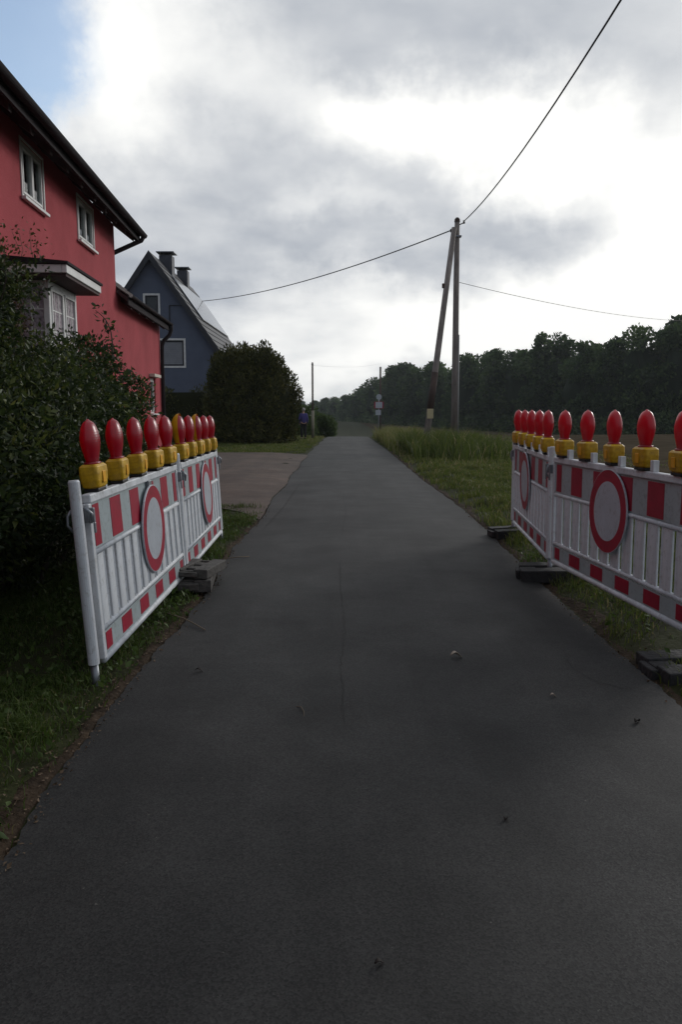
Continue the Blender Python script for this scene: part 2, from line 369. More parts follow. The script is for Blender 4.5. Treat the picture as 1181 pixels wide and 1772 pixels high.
def blades(x, y, z, h, w, tint, lean=.35):
    n = len(x); a = RNG.uniform(0, 2 * np.pi, n); l = RNG.uniform(0, 2 * np.pi, n); k = h * RNG.uniform(.1, 1, n) * lean
    P = np.stack([x, y, z], 1); wd = np.stack([np.cos(a), np.sin(a), np.zeros(n)], 1) * (w / 2)[:, None]
    L = np.stack([np.cos(l) * k, np.sin(l) * k, np.zeros(n)], 1); U = np.zeros((n, 3)); U[:, 2] = h
    v = np.stack([P - wd, P + wd, P + U * .55 + L * .35 + wd * .75, P + U * .55 + L * .35 - wd * .75, P + U * (1 - .3 * lean) + L * 1.1], 1).reshape(-1, 3)
    i = np.arange(n)[:, None] * 5
    F = np.concatenate([i + [0, 1, 2], i + [0, 2, 3], i + [3, 2, 4]])
    return v, F, np.repeat(tint, 5)
def cat_(parts):
    o = 0; Vs, Fs, Ts = [], [], []
    for V, F, T in parts: Vs.append(V); Fs.append(F + o); Ts.append(T); o += len(V)
    return np.concatenate(Vs), np.concatenate(Fs), np.concatenate(Ts)

# ------------------------------------------------------------------ terrain
LE, RE = -1.15, 1.84            # road edges
def ledge(y): return -1.15 + .035 * math.sin(y * 1.3) + .03 * mnoise.noise((3, y * 2.2, 0)) + .02 * mnoise.noise((3, y * 9, 0)) + .014 * mnoise.noise((3, y * 24, 0)) + (.0 if y < 30 else (y - 30) * .02)
def redge(y): return 1.80 + .10 * math.sin((y - 8) * .33) * math.exp(-((y - 9) / 7) ** 2) - .0 + .035 * mnoise.noise((9, y * 1.6, 0)) + .03 * mnoise.noise((9, y * 7, 0)) + .014 * mnoise.noise((9, y * 24, 0)) + (.0 if y < 30 else -(y - 30) * .012)
def rz(y): return 0 if y < 46 else (-.045 * (y - 46) if y < 76 else (-1.35 - .02 * (y - 76) if y < 126 else -2.35))
def gz(x, y):
    z = 0.
    if y > 46: z = rz(y)
    d = max(LE + .05 - x, x - RE + .05, 0)
    k = min(d / .5, 1)
    z += -.03 * (1 - min(d / .10, 1)) + k * (.012 + .045 * (mnoise.noise((x * .9, y * .9, 1)) + .4 * mnoise.noise((x * 3, y * 3, 4))))
    if x > RE: z += min(max((x - RE - .1) / .5, 0), 1) * .04
    # undulating drift of tall-grass bank near the poles
    return z
xs = sorted(set([-900, -400, -200, -100, -60, -40, -30, -24, -19, -15, -12, -10] + [round(-9 + .25 * i, 3) for i in range(26)] + [round(-2.5 + .08 * i, 3) for i in range(20)] + [-.9, -.5, 0, .5, 1, 1.4, 1.6] + [round(1.68 + .08 * i, 3) for i in range(20)] + [round(3.4 + .25 * i, 3) for i in range(26)] + [11, 12.5, 15, 19, 24, 30, 40, 60, 80, 100, 150, 200, 400, 900]))
ys = sorted(set([-400, -100, -40, -20, -10, -5] + [round(-2 + .12 * i, 3) for i in range(100)] + [round(10 + .3 * i, 3) for i in range(70)] + [round(31 + i, 3) for i in range(30)] + [65, 70, 80, 90, 100, 126, 150, 200, 300, 400, 600, 1000, 2000]))
V = [(x, y, gz(x, y)) for y in ys for x in xs]; nx = len(xs)
F = [(j * nx + i, j * nx + i + 1, (j + 1) * nx + i + 1, (j + 1) * nx + i) for j in range(len(ys) - 1) for i in range(nx - 1)]
g = MB(); g.add(V, F); tag(g.build('ground', M['ground'], smooth=True), kind='structure')

# road sheet with ragged edges and thin side skirt
V, F = [], []
yy = [-8 + .06 * i for i in range(160)] + [1.6 + .025 * i for i in range(336)] + [10 + .25 * i for i in range(144)] + [46 + i * 1.5 for i in range(32)]
for y in yy:
    l, r = ledge(y), redge(y)
    if y > 46: l, r = ledge(46) , redge(46)
    z = rz(y) + .004
    V += [(l - .01, y, z - .08), (l, y, z), (l, y, z), (l + .05, y, z)] + [(l + .05 + (r - l - .1) * t, y, z + .025 * math.sin(math.pi * t)) for t in (.2, .4, .6, .8)] + [(r - .05, y, z), (r, y, z), (r, y, z), (r + .01, y, z - .08)]
k = 12
for j in range(len(yy) - 1):
    for i in range(k - 1):
        if i not in (1, 9): F.append((j * k + i, j * k + i + 1, (j + 1) * k + i + 1, (j + 1) * k + i))
g = MB(); g.add(V, F); tag(g.build('road', M['asphalt'], smooth=True), kind='structure')
def roadz(x, y):
    l, r = ledge(y), redge(y); t = (x - l - .05) / (r - l - .1); return rz(y) + .004 + .025 * math.sin(math.pi * min(max(t, 0), 1))

# soil strips along the road edge
def strip(name, x_in, x_out, y0, y1, m, dz=.006, step=.1, label=None):
    V, F = [], []; n = int((y1 - y0) / step) + 1; k = 5
    for j in range(n):
        y = y0 + j * step; a, b = x_in(y), x_out(y)
        for i in range(k):
            x = a + (b - a) * i / (k - 1); V.append((x, y, gz(x, y) + dz - (.012 if i in (0, k - 1) else 0)))
    for j in range(n - 1):
        for i in range(k - 1): F.append((j * k + i, j * k + i + 1, (j + 1) * k + i + 1, (j + 1) * k + i))
    g = MB(); g.add(V, F); return tag(g.build(name, m, smooth=True), kind='structure')
strip('verge_soil', lambda y: ledge(y) - .05 - .16 * abs(mnoise.noise((y * .9, 2, 0))) - .10 * abs(mnoise.noise((y * 5, 2, 0))), lambda y: ledge(y) - .0, 1.5, 12, M['soil'])
strip('verge_soil', lambda y: redge(y) + .0, lambda y: redge(y) + .08 + .22 * abs(mnoise.noise((y * .8, 5, 0))) + .08 * abs(mnoise.noise((y * 5, 5, 0))), 2, 30, M['soil'])
# driveway joining from the left
V, F = [], []; ny, nx = 60, 30
for j in range(ny + 1):
    t = j / ny
    for i in range(nx + 1):
        s = i / nx
        yb = 11.4 + .3 * math.sin(s * 9) + s * .6 + .8 * math.exp(-s * 30) * -1; yt = 26.6 + s * 1.0 + .15 * math.sin(s * 14)
        y = yb + (yt - yb) * t; xr = ledge(y) - .012
        x = xr - s * 9.5
        V.append((x, y, .010 + .008 * mnoise.noise((x, y, 3)) + .075 * min(s * 8, 1)))
for j in range(ny):
    for i in range(nx): F.append((j * (nx + 1) + i, j * (nx + 1) + i + 1, (j + 1) * (nx + 1) + i + 1, (j + 1) * (nx + 1) + i))
g = MB(); g.add(V, F); tag(g.build('driveway', M['drive'], smooth=True), kind='structure')
# field to the right
V, F = [], []
fx = [6.5, 8, 10, 13, 17, 22, 30, 45, 70, 110, 160, 260]; fy = [10, 14, 18, 22, 26, 30, 34, 38, 42, 46, 50, 55, 60, 70, 80, 100, 126, 160, 220, 320]
for y in fy:
    for x in fx:
        x2 = x if x > 6.6 else max(6.5, 6.5 + 0 * y) + .5 * math.sin(y)
        V.append((x2, y, max(gz(x2, y), rz(y)) + .09))
for j in range(len(fy) - 1):
    for i in range(len(fx) - 1): F.append((j * len(fx) + i, j * len(fx) + i + 1, (j + 1) * len(fx) + i + 1, (j + 1) * len(fx) + i))
g = MB(); g.add(V, F); tag(g.build('field', M['field'], smooth=True), kind='structure')
# cracks in the asphalt
def crack(pts, w, seed):
    rnd = random.Random(seed); P = []
    for (a, b) in zip(pts[:-1], pts[1:]):
        n = max(2, int(math.dist(a, b) / .05))
        for i in range(n):
            t = i / n; P.append((a[0] + (b[0] - a[0]) * t + rnd.gauss(0, .007), a[1] + (b[1] - a[1]) * t))
    P.append(pts[-1]); V, F = [], []
    for i, (x, y) in enumerate(P):
        ww = w * rnd.uniform(.3, 1.2) * (min(i, len(P) - 1 - i, 4) / 4 + .05)
        q = P[min(i + 1, len(P) - 1)]; pq = P[max(i - 1, 0)]; d = Vector((q[0] - pq[0], q[1] - pq[1])).normalized()
        V += [(x - d.y * ww, y + d.x * ww, roadz(x, y) + .0035), (x + d.y * ww, y - d.x * ww, roadz(x, y) + .0035)]
    for i in range(len(P) - 1): F.append((2 * i, 2 * i + 1, 2 * i + 3, 2 * i + 2))
    g = MB(); g.add(V, F); tag(g.build('road_crack', M['crack']), kind='structure')
crack([(0, 7.6), (-.01, 6.4), (.03, 5.2), (.0, 4.3), (.02, 3.4)], .0016, 1)
crack([(1.40, 4.72), (1.36, 4.35), (1.42, 4.1), (1.58, 3.98), (1.78, 3.9)], .0022, 2)
crack([(.05, 14), (.08, 11), (.0, 9)], .002, 3)
crack([(-1.0, 9.6), (-.9, 12), (-.86, 16)], .004, 4)

# ------------------------------------------------------------------ red house
HO = Vector((-4.45, 15.6, 0)); HD = Vector((-.0594, 1, 0)).normalized(); HN = Vector((HD.y, -HD.x, 0))
HYAW = math.atan2(HD.y, HD.x) - math.pi / 2      # local: x = outward normal, y = along the facade (away), z up
house = empty('house', HO, (0, 0, HYAW))
tag(house, 'red rendered house with two small upper windows and a white bay window', 'house')
def wall_y(mb, x0, x1, y0, y1, z0, z1, holes):
    ysn = sorted({y0, y1, *[h[0] for h in holes], *[h[1] for h in holes]}); zsn = sorted({z0, z1, *[h[2] for h in holes], *[h[3] for h in holes]})
    for a, b in zip(ysn[:-1], ysn[1:]):
        col = []
        for c, d in zip(zsn[:-1], zsn[1:]):
            if not any(h[0] <= (a + b) / 2 <= h[1] and h[2] <= (c + d) / 2 <= h[3] for h in holes):
                if col and abs(col[-1][1] - c) < 1e-6: col[-1][1] = d
                else: col.append([c, d])
        for c, d in col: mb.box(x0, x1, a, b, c, d)
EV = 5.12       # wall top of the main part
W1 = (-5.20, -4.33, 4.27, 4.98); W2 = (-2.60, -1.62, 4.29, 4.98); BAY = (-6.25, -5.08, 1.7, 3.05)
AW = (3.35, 4.05, 1.45, 2.32)
w = MB(); wall_y(w, -.30, 0, -17, 0, -.1, EV, [W1, W2, (BAY[0], BAY[1], BAY[2], BAY[3])])
w.box(-8, -.305, -17, -16.7, -.1, EV); w.prism([(-8, EV), (0, EV), (-4, EV + 3.2)], -17, -16.7); w.prism([(-8, EV), (0, EV), (-4, EV + 3.2)], -.3, 0)
w.box(-8, -.305, -.3, 0, -.1, EV)
w.build('wall', M['redwall'], house)
w = MB(); wall_y(w, -.30, -.003,   .003, 4.88, -.1, 3.86, [AW]); w.box(-6, -.305, 4.58, 4.88, -.1, 3.86); w.prism([(-6, 3.86), (-.003, 3.86), (-3, 3.86 + 2.4)], 4.58, 4.88)
w.build('wall', M['redwall'], house)
PI4 = math.tan(R(38))
def roof_slab(y0, y1, xe, ze, xr, th, mts, name='roof'):
    b = MB(); zr = ze + (xe - xr) * PI4
    b.prism([(xe, ze), (xe, ze + th), (xr, zr + th), (xr, zr)], y0, y1)
    r = b.build(name, mts, house); return r
r_main = roof_slab(-17.4, .42, .40, 4.95, -4.0, .10, M['tile'])
b = MB(); b.prism([(-8.4, 4.95), (-8.4, 5.05), (-4.0, 5.05 + 4.4 * PI4), (-4.0, 4.95 + 4.4 * PI4)], -17.4, .42); b.build('roof', M['tile'], house)
# soffit boards, exposed purlin ends and rafters
b = MB(); b.prism([(.38, 4.93), (.38, 4.956), (-.1, 4.956 + .48 * PI4), (-.1, 4.93 + .48 * PI4)], -17.38, .40); b.build('soffit', M['soffit'], house)
for i in range(24):
    y = -16.9 + i * .74
    b = MB(); b.prism([(.34, 4.84), (.34, 4.95), (-.05, 4.95 + .39 * PI4 - .01), (-.05, 4.84 + .39 * PI4)], y, y + .10)
    b.build('rafter', M['soffit'], house)
b = MB(); b.box(.385, .42, -17.42, .44, 4.88, 5.06); b.build('fascia', M['fascia'], house)
b = MB(); b.prism([(.40, 4.85), (.40, 5.08), (-.3, 5.08 + .7 * PI4), (-.3, 4.85 + .7 * PI4)], .425, .455); b.build('bargeboard', M['fascia'], house)
def halfpipe(y0, y1, x, z, r=.07):
    b = MB(); n = 10; vs = []
    for y in (y0, y1):
        for k in range(n + 1):
            t = math.pi + math.pi * k / n; vs.append((x + r * math.cos(t), y, z + r * math.sin(t)))
        for k in range(n + 1):
            t = 2 * math.pi - math.pi * k / n; vs.append((x + (r - .01) * math.cos(t), y, z + (r - .01) * math.sin(t)))
    m = 2 * (n + 1); fs = [(i, (i + 1) % m, (i + 1) % m + m, i + m) for i in range(m)] + [tuple(range(m)), tuple(range(2 * m - 1, m - 1, -1))]
    b.add(vs, fs); return b
gt = halfpipe(-17.42, .5, .49, 5.03, .07).build('gutter', M['fascia'], house)
b = MB(); b.tube([(.49, .40, 4.97), (.46, .39, 4.91), (-.04, .09, 4.60), (-.10, .06, 4.50), (-.10, .06, 4.1)], .045, 10); b.build('downpipe', M['fascia'], house, smooth=True)
# annex roof
annex_e = (.22, 3.66)
def on_roof(x, y, h=0): return (x - h * math.sin(R(38)), y, annex_e[1] + (annex_e[0] - x) * PI4 + h * math.cos(R(38)))
b = MB(); b.prism([(.22, 3.66), (.22, 3.74), (-3, 3.74 + 3.22 * PI4), (-3, 3.66 + 3.22 * PI4)], .006, 5.02); ra = b.build('roof', M['soffit'], house)
for i in range(13):        # courses of tiles on the annex roof
    x0 = .25 - i * .27
    b = MB()
    for j in range(17):
        y0 = .02 + j * .294
        b.prism([(x0, annex_e[1] + (.22 - x0) * PI4 + .125), (x0, annex_e[1] + (.22 - x0) * PI4 + .15 + .006 * (j % 3)), (x0 - .29, annex_e[1] + (.22 - x0 + .29) * PI4 + .12), (x0 - .29, annex_e[1] + (.22 - x0 + .29) * PI4 + .095)], y0, y0 + .288)
    t = b.build('tile_course', M['tile'], ra)
b = MB(); b.box(.205, .235, .01, 5.04, 3.60, 3.80); b.build('fascia', M['fascia'], house)
for i in range(6):
    b = MB(); y = .4 + i * .8; b.prism([(.2, 3.56), (.2, 3.66), (-.03, 3.66 + .23 * PI4), (-.03, 3.56 + .23 * PI4)], y, y + .09); b.build('rafter', M['soffit'], house)
halfpipe(.02, 5.08, .285, 3.78, .05).build('gutter', M['fascia'], house)
b = MB(); b.tube([(.285, 5.0, 3.74), (.285, 4.98, 3.62), (.24, 4.95, 3.48), (.10, 4.87, 3.33), (.06, 4.84, 3.20), (.055, 4.83, 2.6), (.055, 4.83, 0)], .05, 10); b.build('downpipe', M['fascia'], house, smooth=True)
b = MB(); b.box(-.0, .03, 5.0, 5.25, 3.0, 3.86); b.build('corner_board', M['reveal'], house) if False else None
def window(par, y0, y1, z0, z1, x=-.14, mull=1, sill=True, curt='curtain', blind=None):
    b = MB(); fw = .05
    b.box(x, x + .07, y0, y1, z0, z0 + fw); b.box(x, x + .07, y0, y1, z1 - fw, z1)
    b.box(x, x + .07, y0, y0 + fw, z0 + fw, z1 - fw); b.box(x, x + .07, y1 - fw, y1, z0 + fw, z1 - fw)
    f = b.build('window', M['frame'], par, bevel=.006)
    n = mull + 1; wd = (y1 - y0 - 2 * fw) / n
    for i in range(n):
        a = y0 + fw + i * wd
        s = MB(); c = .035
        s.box(x + .015, x + .085, a + .003, a + wd - .003, z0 + fw + .002, z0 + fw + c); s.box(x + .015, x + .085, a + .003, a + wd - .003, z1 - fw - c, z1 - fw - .002)
        s.box(x + .015, x + .085, a + .003, a + c, z0 + fw + c, z1 - fw - c); s.box(x + .015, x + .085, a + wd - c, a + wd - .003, z0 + fw + c, z1 - fw - c)
        s.build('sash', M['frame'], f, bevel=.004)
        s = MB(); s.box(x + .04, x + .05, a + c, a + wd - c, z0 + fw + c, z1 - fw - c); s.build('pane', M['glass'], f)
    if sill:
        s = MB(); s.box(x + .087, .07, y0 - .06, y1 + .06, z0 - .045, z0 - .003); s.build('sill', M['frame'], f, bevel=.006)
    # curtain behind the glass
    return f
# upper window trims (white render band round the openings)
for W in (W1, W2):
    f = window(house, *W, x=-.075)
    s = MB(); t = .03
    s.box(.002, .018, W[0] - t, W[0], W[2] + .002, W[3] + t); s.box(.002, .018, W[1], W[1] + t, W[2] + .002, W[3] + t); s.box(.002, .018, W[0], W[1], W[3] + .001, W[3] + t)
    s.build('window_surround', M['frame'], f)
    s = MB()
    for i in range(8):
        y = W[0] + (W[1] - W[0]) * (.42 + .55 * i / 8); s.tube([(-.16 + .015 * (i % 2), y, W[2] + .002), (-.16 + .015 * (i % 2), y, W[3] - .002)], .04, 6)
    s.build('curtain', M['curtain'], f)
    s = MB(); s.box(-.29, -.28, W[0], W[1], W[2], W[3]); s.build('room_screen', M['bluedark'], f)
f = window(house, *AW, x=-.12, mull=0)
s = MB(); s.box(.0, .13, AW[0] - .10, AW[1] + .10, AW[3] + .02, AW[3] + .09); s.build('lintel', M['reveal'], f)
s = MB(); s.box(-.20, -.17, AW[0], AW[1], AW[2], AW[3]); s.build('blind', M['reveal'], f)
# bay window
P_ = .60; y0, y1, z0, z1 = BAY
bay = MB(); bay.box(0.002, P_, y0, y1, z0 - .12, z0); bay = bay.build('bay_window', M['frame'], house)
b = MB(); b.box(.003, P_ - .01, y0 + .01, y1 - .01, z0 - .72, z0 - .123); b.build('apron', M['redwall'], bay)
b = MB()
for (x, y) in ((P_ - .07, y0), (P_ - .07, y1 - .07), (.004, y0), (.004, y1 - .07), (P_ - .07, (y0 + y1) / 2 - .03)):
    b.box(x, x + .07, y, y + .07, z0 + .001, z1)
b.box(.075, P_ - .072, y0, y0 + .06, z1 - .08, z1); b.box(.075, P_ - .072, y1 - .06, y1, z1 - .08, z1); b.box(P_ - .065, P_ - .004, y0 + .072, y1 - .072, z1 - .08, z1)
b.build('bay_frame', M['frame'], bay, bevel=.006)
b = MB(); b.box(P_ - .045, P_ - .035, y0 + .07, y1 - .07, z0, z1 - .08); b.build('pane', M['glass'], bay) if False else None
# sash with glazing bars (front two casements and near side), panes and lace curtains
def casement(ya, yb):
    b = MB(); x = P_ - .04; t = .03
    b.box(x, x + .05, ya, ya + t, z0 + .003, z1 - .083); b.box(x, x + .05, yb - t, yb, z0 + .003, z1 - .083); b.box(x, x + .05, ya + t, yb - t, z0 + .003, z0 + t); b.box(x, x + .05, ya + t, yb - t, z1 - .083 - t, z1 - .083)
    for k in range(1, 5):
        z = z0 + (z1 - z0 - .08) * k / 5; b.box(x + .015, x + .035, ya + t, yb - t, z - .008, z + .008)
    for k in range(1, 3):
        y = ya + (yb - ya) * k / 3; b.box(x + .017, x + .033, y - .008, y + .008, z0 + t, z1 - .083 - t)
    b.build('casement', M['frame'], bay)
    b = MB(); b.box(x + .022, x + .028, ya + t, yb - t, z0 + t, z1 - .083 - t); b.build('pane', M['lace'], bay)
ym = (y0 + y1) / 2
casement(y0 + .075, ym - .035); casement(ym + .045, y1 - .075)
b = MB()
for k in range(1, 5):
    z = z0 + (z1 - z0 - .08) * k / 5; b.box(.08, P_ - .075, y0 + .012, y0 + .028, z - .008, z + .008)
for k in range(1, 3):
    x = .08 + (P_ - .15) * k / 3; b.box(x - .008, x + .008, y0 + .014, y0 + .026, z0, z1 - .08)
b.build('glazing_bar', M['frame'], bay)
b = MB(); b.box(.08, P_ - .075, y0 + .017, y0 + .023, z0, z1 - .08); b.build('pane', M['lace'], bay)
b = MB(); b.box(.003, P_ + .28, y0 - .25, y1 + .12, z1 + .002, z1 + .035); b.build('bay_soffit', M['soffit'], bay)
b = MB(); b.box(P_ + .24, P_ + .30, y0 - .28, y1 + .14, z1 + .036, z1 + .13); b.box(.003, P_ + .238, y0 - .28, y0 - .23, z1 + .036, z1 + .13); b.box(.003, P_ + .238, y1 + .09, y1 + .14, z1 + .036, z1 + .13)
b.build('bay_fascia', M['frame'], bay, bevel=.008)
b = MB(); b.prism([(.003, z1 + .04), (.003, z1 + .24), (P_ + .32, z1 + .165), (P_ + .32, z1 + .135), (.05, z1 + .135)], y0 - .30, y1 + .16); b.build('bay_roof', M['fascia'], bay)
# small cream ledge beside the bay
b = MB(); b.box(.004, .10, -4.65, -4.15, 2.36, 2.41); b.build('ledge', M['reveal'], house)

# ------------------------------------------------------------------ blue house
bh = empty('house', (-10.1, 42, 0), (0, 0, R(.3)))
tag(bh, 'steep gabled dark blue house with two chimneys behind the hedge', 'house')
HW, EZ, RZ, LN = 4.0, 3.87, 9.55, 12; SL = (RZ - EZ) / HW
def wall_x(mb, y0, y1, cells):   # boxes and prisms in the gable plane (xz)
    for c in cells: mb.prism(c, y0, y1)
WA = (.38, 1.65, 3.93, 5.28); WB = (-.35, .35, 6.72, 7.62)
hz = lambda x: RZ - abs(x) * SL
w = MB()
xsn = [-HW, WB[0], WB[1], WA[0], WA[1], HW]
def colm(a, b_, holes):
    # split at ridge
    parts = [(a, b_)] if not (a < 0 < b_) else [(a, 0), (0, b_)]
    for p, q in parts:
        z = -.1
        for h in holes:
            w.prism([(p, z), (q, z), (q, h[2]), (p, h[2])], 0, .3); z = h[3]
        w.prism([(p, z), (q, z), (q, hz(q)), (p, hz(p))], 0, .3)
colm(-HW, WB[0], []); colm(WB[0], WB[1], [WB]); colm(WB[1], WA[0], []); colm(WA[0], WA[1], [WA]); colm(WA[1], HW, [])
w.box(HW - .3, HW, .303, LN - .3, -.1, EZ); w.box(-HW, -HW + .3, .303, LN - .3, -.1, EZ)
w.prism([(-HW, -.1), (HW, -.1), (HW, EZ), (0, RZ), (-HW, EZ)], LN - .297, LN)
w.build('wall', M['bluewall'], bh)
th = .16; nx_, nz_ = SL / math.hypot(1, SL), 1 / math.hypot(1, SL)
for sg in (1, -1):
    b = MB(); xe = HW + .45; ze = EZ - .45 * SL + .02
    b.prism([(sg * xe, ze), (sg * (xe + th * nx_), ze + th * nz_), (0, RZ + .02 + th / nz_), (0, RZ + .02)], -.32, LN + .25)
    rf = b.build('roof', M['tile2'], bh)
    b = MB(); b.prism([(sg * (xe + .03), ze - .10), (sg * (xe + th * nx_ + .03), ze + th * nz_), (0, RZ + .05 + th / nz_), (0, RZ - .14)], -.36, -.323); b.build('bargeboard', M['bluedark'], rf)
    if sg > 0:
        for i in range(16):      # tile courses standing proud
            t0 = i / 16; t1 = (i + .97) / 16
            pt = lambda t, h: ((xe) * (1 - t) + (th + h) * nx_, ze + (RZ - ze) * t + (th + h) * nz_)
            b = MB(); a1 = pt(t0, .002); a2 = pt(t0, .05); a3 = pt(t1, .02); a4 = pt(t1, .002)
            b.prism([a1, a2, a3, a4], -.30, LN + .22); b.build('tile_course', M['tile2'], rf)
        for i in range(6):
            t0, t1 = .50, .88; b = MB()
            b.prism([pt(t0, .08), pt(t0, .13), pt(t1, .13), pt(t1, .08)], 1.6 + i * 1.65, 3.18 + i * 1.65); b.build('solar_panel', M['panelglass'], rf)
def bwin(W, shutter):
    b = MB(); t = .10
    b.box(W[0] - t, W[0], -.03, .02, W[2] - t, W[3] + t); b.box(W[1], W[1] + t, -.03, .02, W[2] - t, W[3] + t); b.box(W[0], W[1], -.03, .02, W[3], W[3] + t); b.box(W[0], W[1], -.03, .02, W[2] - t, W[2])
    f = b.build('window', M['frame'], bh)
    b = MB(); t = .09
    b.box(W[0], W[0] + t, .03, .1, W[2], W[3]); b.box(W[1] - t, W[1], .03, .1, W[2], W[3]); b.box(W[0] + t, W[1] - t, .03, .1, W[3] - t, W[3]); b.box(W[0] + t, W[1] - t, .03, .1, W[2], W[2] + t)
    b.build('sash', M['bluedark'], f)
    b = MB()
    if shutter:
        n = 12
        for i in range(n):
            z = W[2] + .09 + (W[3] - W[2] - .18) * i / n; b.box(W[0] + .092, W[1] - .092, .05, .065, z, z + (W[3] - W[2] - .18) / n * .93)
        b.build('roller_shutter', M['shutter'], f)
    else: b.box(W[0] + .092, W[1] - .092, .06, .07, W[2] + .09, W[3] - .09); b.build('pane', M['glass'], f)
bwin(WA, True); bwin(WB, False)
b = MB(); b.tube([(.95, -.05, 7.1), (.95, -.05, 6.2)], .03, 6); b.tube([(.95, -.05, 7.1), (1.75, -.05, 7.1)], .02, 6); b.build('cable_bracket', M['bluedark'], bh)
for (x, y, s_, top, capw) in ((.25, 2.9, .36, 10.40, .50), (.30, 7.3, .32, 10.36, .45)):
    b = MB(); b.box(x - s_, x + s_, y - s_, y + s_, 8.2, top - .22); ch = b.build('chimney', M['chimney'], bh)
    b = MB(); b.box(x - s_ + .1, x + s_ - .1, y - s_ + .1, y + s_ - .1, top - .218, top - .08); b.build('flue', M['black'], ch)
    b = MB(); b.box(x - capw, x + capw, y - capw, y + capw, top - .078, top - .02); b.build('cowl', M['steel'], ch, bevel=.01)

# ------------------------------------------------------------------ hedges and bushes
def foliage_cloud(lobes, n, size, outw=1.0, wr=.5, up=.3, zmin=0.02, core=.0):
    """lobes: (cx,cy,cz,rx,ry,rz); leaves over the shells"""
    L = np.array(lobes); area = (L[:, 3] * L[:, 4] * L[:, 5]) ** (2 / 3); pr = area / area.sum()
    idx = RNG.choice(len(L), n, p=pr); d = nrm(RNG.normal(size=(n, 3)))
    rad = RNG.uniform(.55, 1.06, n) ** .6
    P = L[idx, :3] + d * L[idx, 3:6] * rad[:, None]
    ok = P[:, 2] > zmin; P = P[ok]; d = d[ok]
    s = RNG.uniform(size[0], size[1], len(P)); lt = RNG.random(len(L))
    t = np.clip(RNG.normal(.45, .2, len(P)) + (lt[idx[ok]] - .5) * .5, 0, 1)
    return leaves(P, s, t, wr, up, out=d * outw)
def blob(mb, c, r, seed, amp=.25, n=14, zmin=0):
    rnd = seed; vs = []
    for i in range(n + 1):
        th_ = math.pi * i / n
        for j in range(2 * n):
            ph = math.pi * j / n; v = Vector((math.sin(th_) * math.cos(ph), math.sin(th_) * math.sin(ph), math.cos(th_)))
            k = 1 + amp * mnoise.noise(v * 2.1 + Vector((rnd * 7.3, 0, 0)))
            vs.append((c[0] + v.x * r[0] * k, c[1] + v.y * r[1] * k, max(c[2] + v.z * r[2] * k, zmin)))
    m = 2 * n; fs = [(i * m + j, i * m + (j + 1) % m, (i + 1) * m + (j + 1) % m, (i + 1) * m + j) for i in range(n) for j in range(m)]
    mb.add(vs, fs)
# big conifer bush at the driveway end
bush = empty('conifer_bush', (-4.15, 36.6, 0)); tag(bush, 'large dark rounded conifer bush at the far end of the driveway', 'bush')
rl = random.Random(3); lob = []
for i in range(260):
    a = rl.uniform(0, 2 * math.pi); z = rl.uniform(.1, 4.0); rr = 1.8 if z < 1.6 else 1.8 * math.sqrt(max(0, 1 - ((z - 1.6) / 3.0) ** 2)) + .15
    rr *= rl.uniform(.80, 1.0); lob.append((rr * 1.05 * math.cos(a) - (.25 if z > 3 else 0), rr * math.sin(a), z, .38, .38, .52))
for i in range(18): lob.append((rl.uniform(-.9, .8), rl.uniform(-.6, .6), rl.uniform(3.9, 4.35), .22, .22, .36))
V, F, T = foliage_cloud(lob, 42000, (.10, .24), .5, .35, .9)
link('foliage', np_mesh('foliage', V, F, M['thuja'], T), bush)
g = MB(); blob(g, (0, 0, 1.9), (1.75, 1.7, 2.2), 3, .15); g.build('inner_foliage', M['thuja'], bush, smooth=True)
g = MB(); g.tube([(0, 0, -.1), (.05, 0, 1.2), (0, .05, 3.2)], [.14, .1, .04], 8); g.build('trunk', M['bark'], bush)
# hedge in front of the blue house
hedge = empty('hedge', (-9.2, 37.4, 0)); tag(hedge, 'low dark clipped hedge in front of the blue house', 'hedge')
lob = [(rl.uniform(-4, 3.2), rl.uniform(-.5, .5), rl.uniform(.1, 2.35), .35, .35, .4) for i in range(220)]
V, F, T = foliage_cloud(lob, 26000, (.08, .2), .6, .4, .5)
link('foliage', np_mesh('foliage', V, F, M['thuja'], T), hedge)
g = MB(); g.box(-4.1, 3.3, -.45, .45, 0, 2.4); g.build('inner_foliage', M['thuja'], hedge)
# green bushes further along the road, on the left
for (x, y, r_, h, lab) in ((-2.7, 50, 1.1, 2.1, 'green bush behind the standing person'), (-3.9, 58, 1.7, 2.6, 'taller green bush beyond the dark conifer bush'), (-1.35, 60, .9, 1.9, 'small pale green bush right of the thin roadside post')):
    e_ = empty('bush', (x, y, gz(x, y))); tag(e_, lab, 'bush')
    lob = [(rl.gauss(0, r_ * .45), rl.gauss(0, r_ * .4), rl.uniform(.1, h * .85), .4, .4, .4) for i in range(40)]
    V, F, T = foliage_cloud(lob, 5000, (.12, .26), .6, .5, .4)
    link('foliage', np_mesh('foliage', V, F, M['bushgreen'], T), e_)
    g = MB(); g.tube([(0, 0, 0), (.05, 0, h * .6)], [.05, .02], 6); g.build('stem', M['bark'], e_)

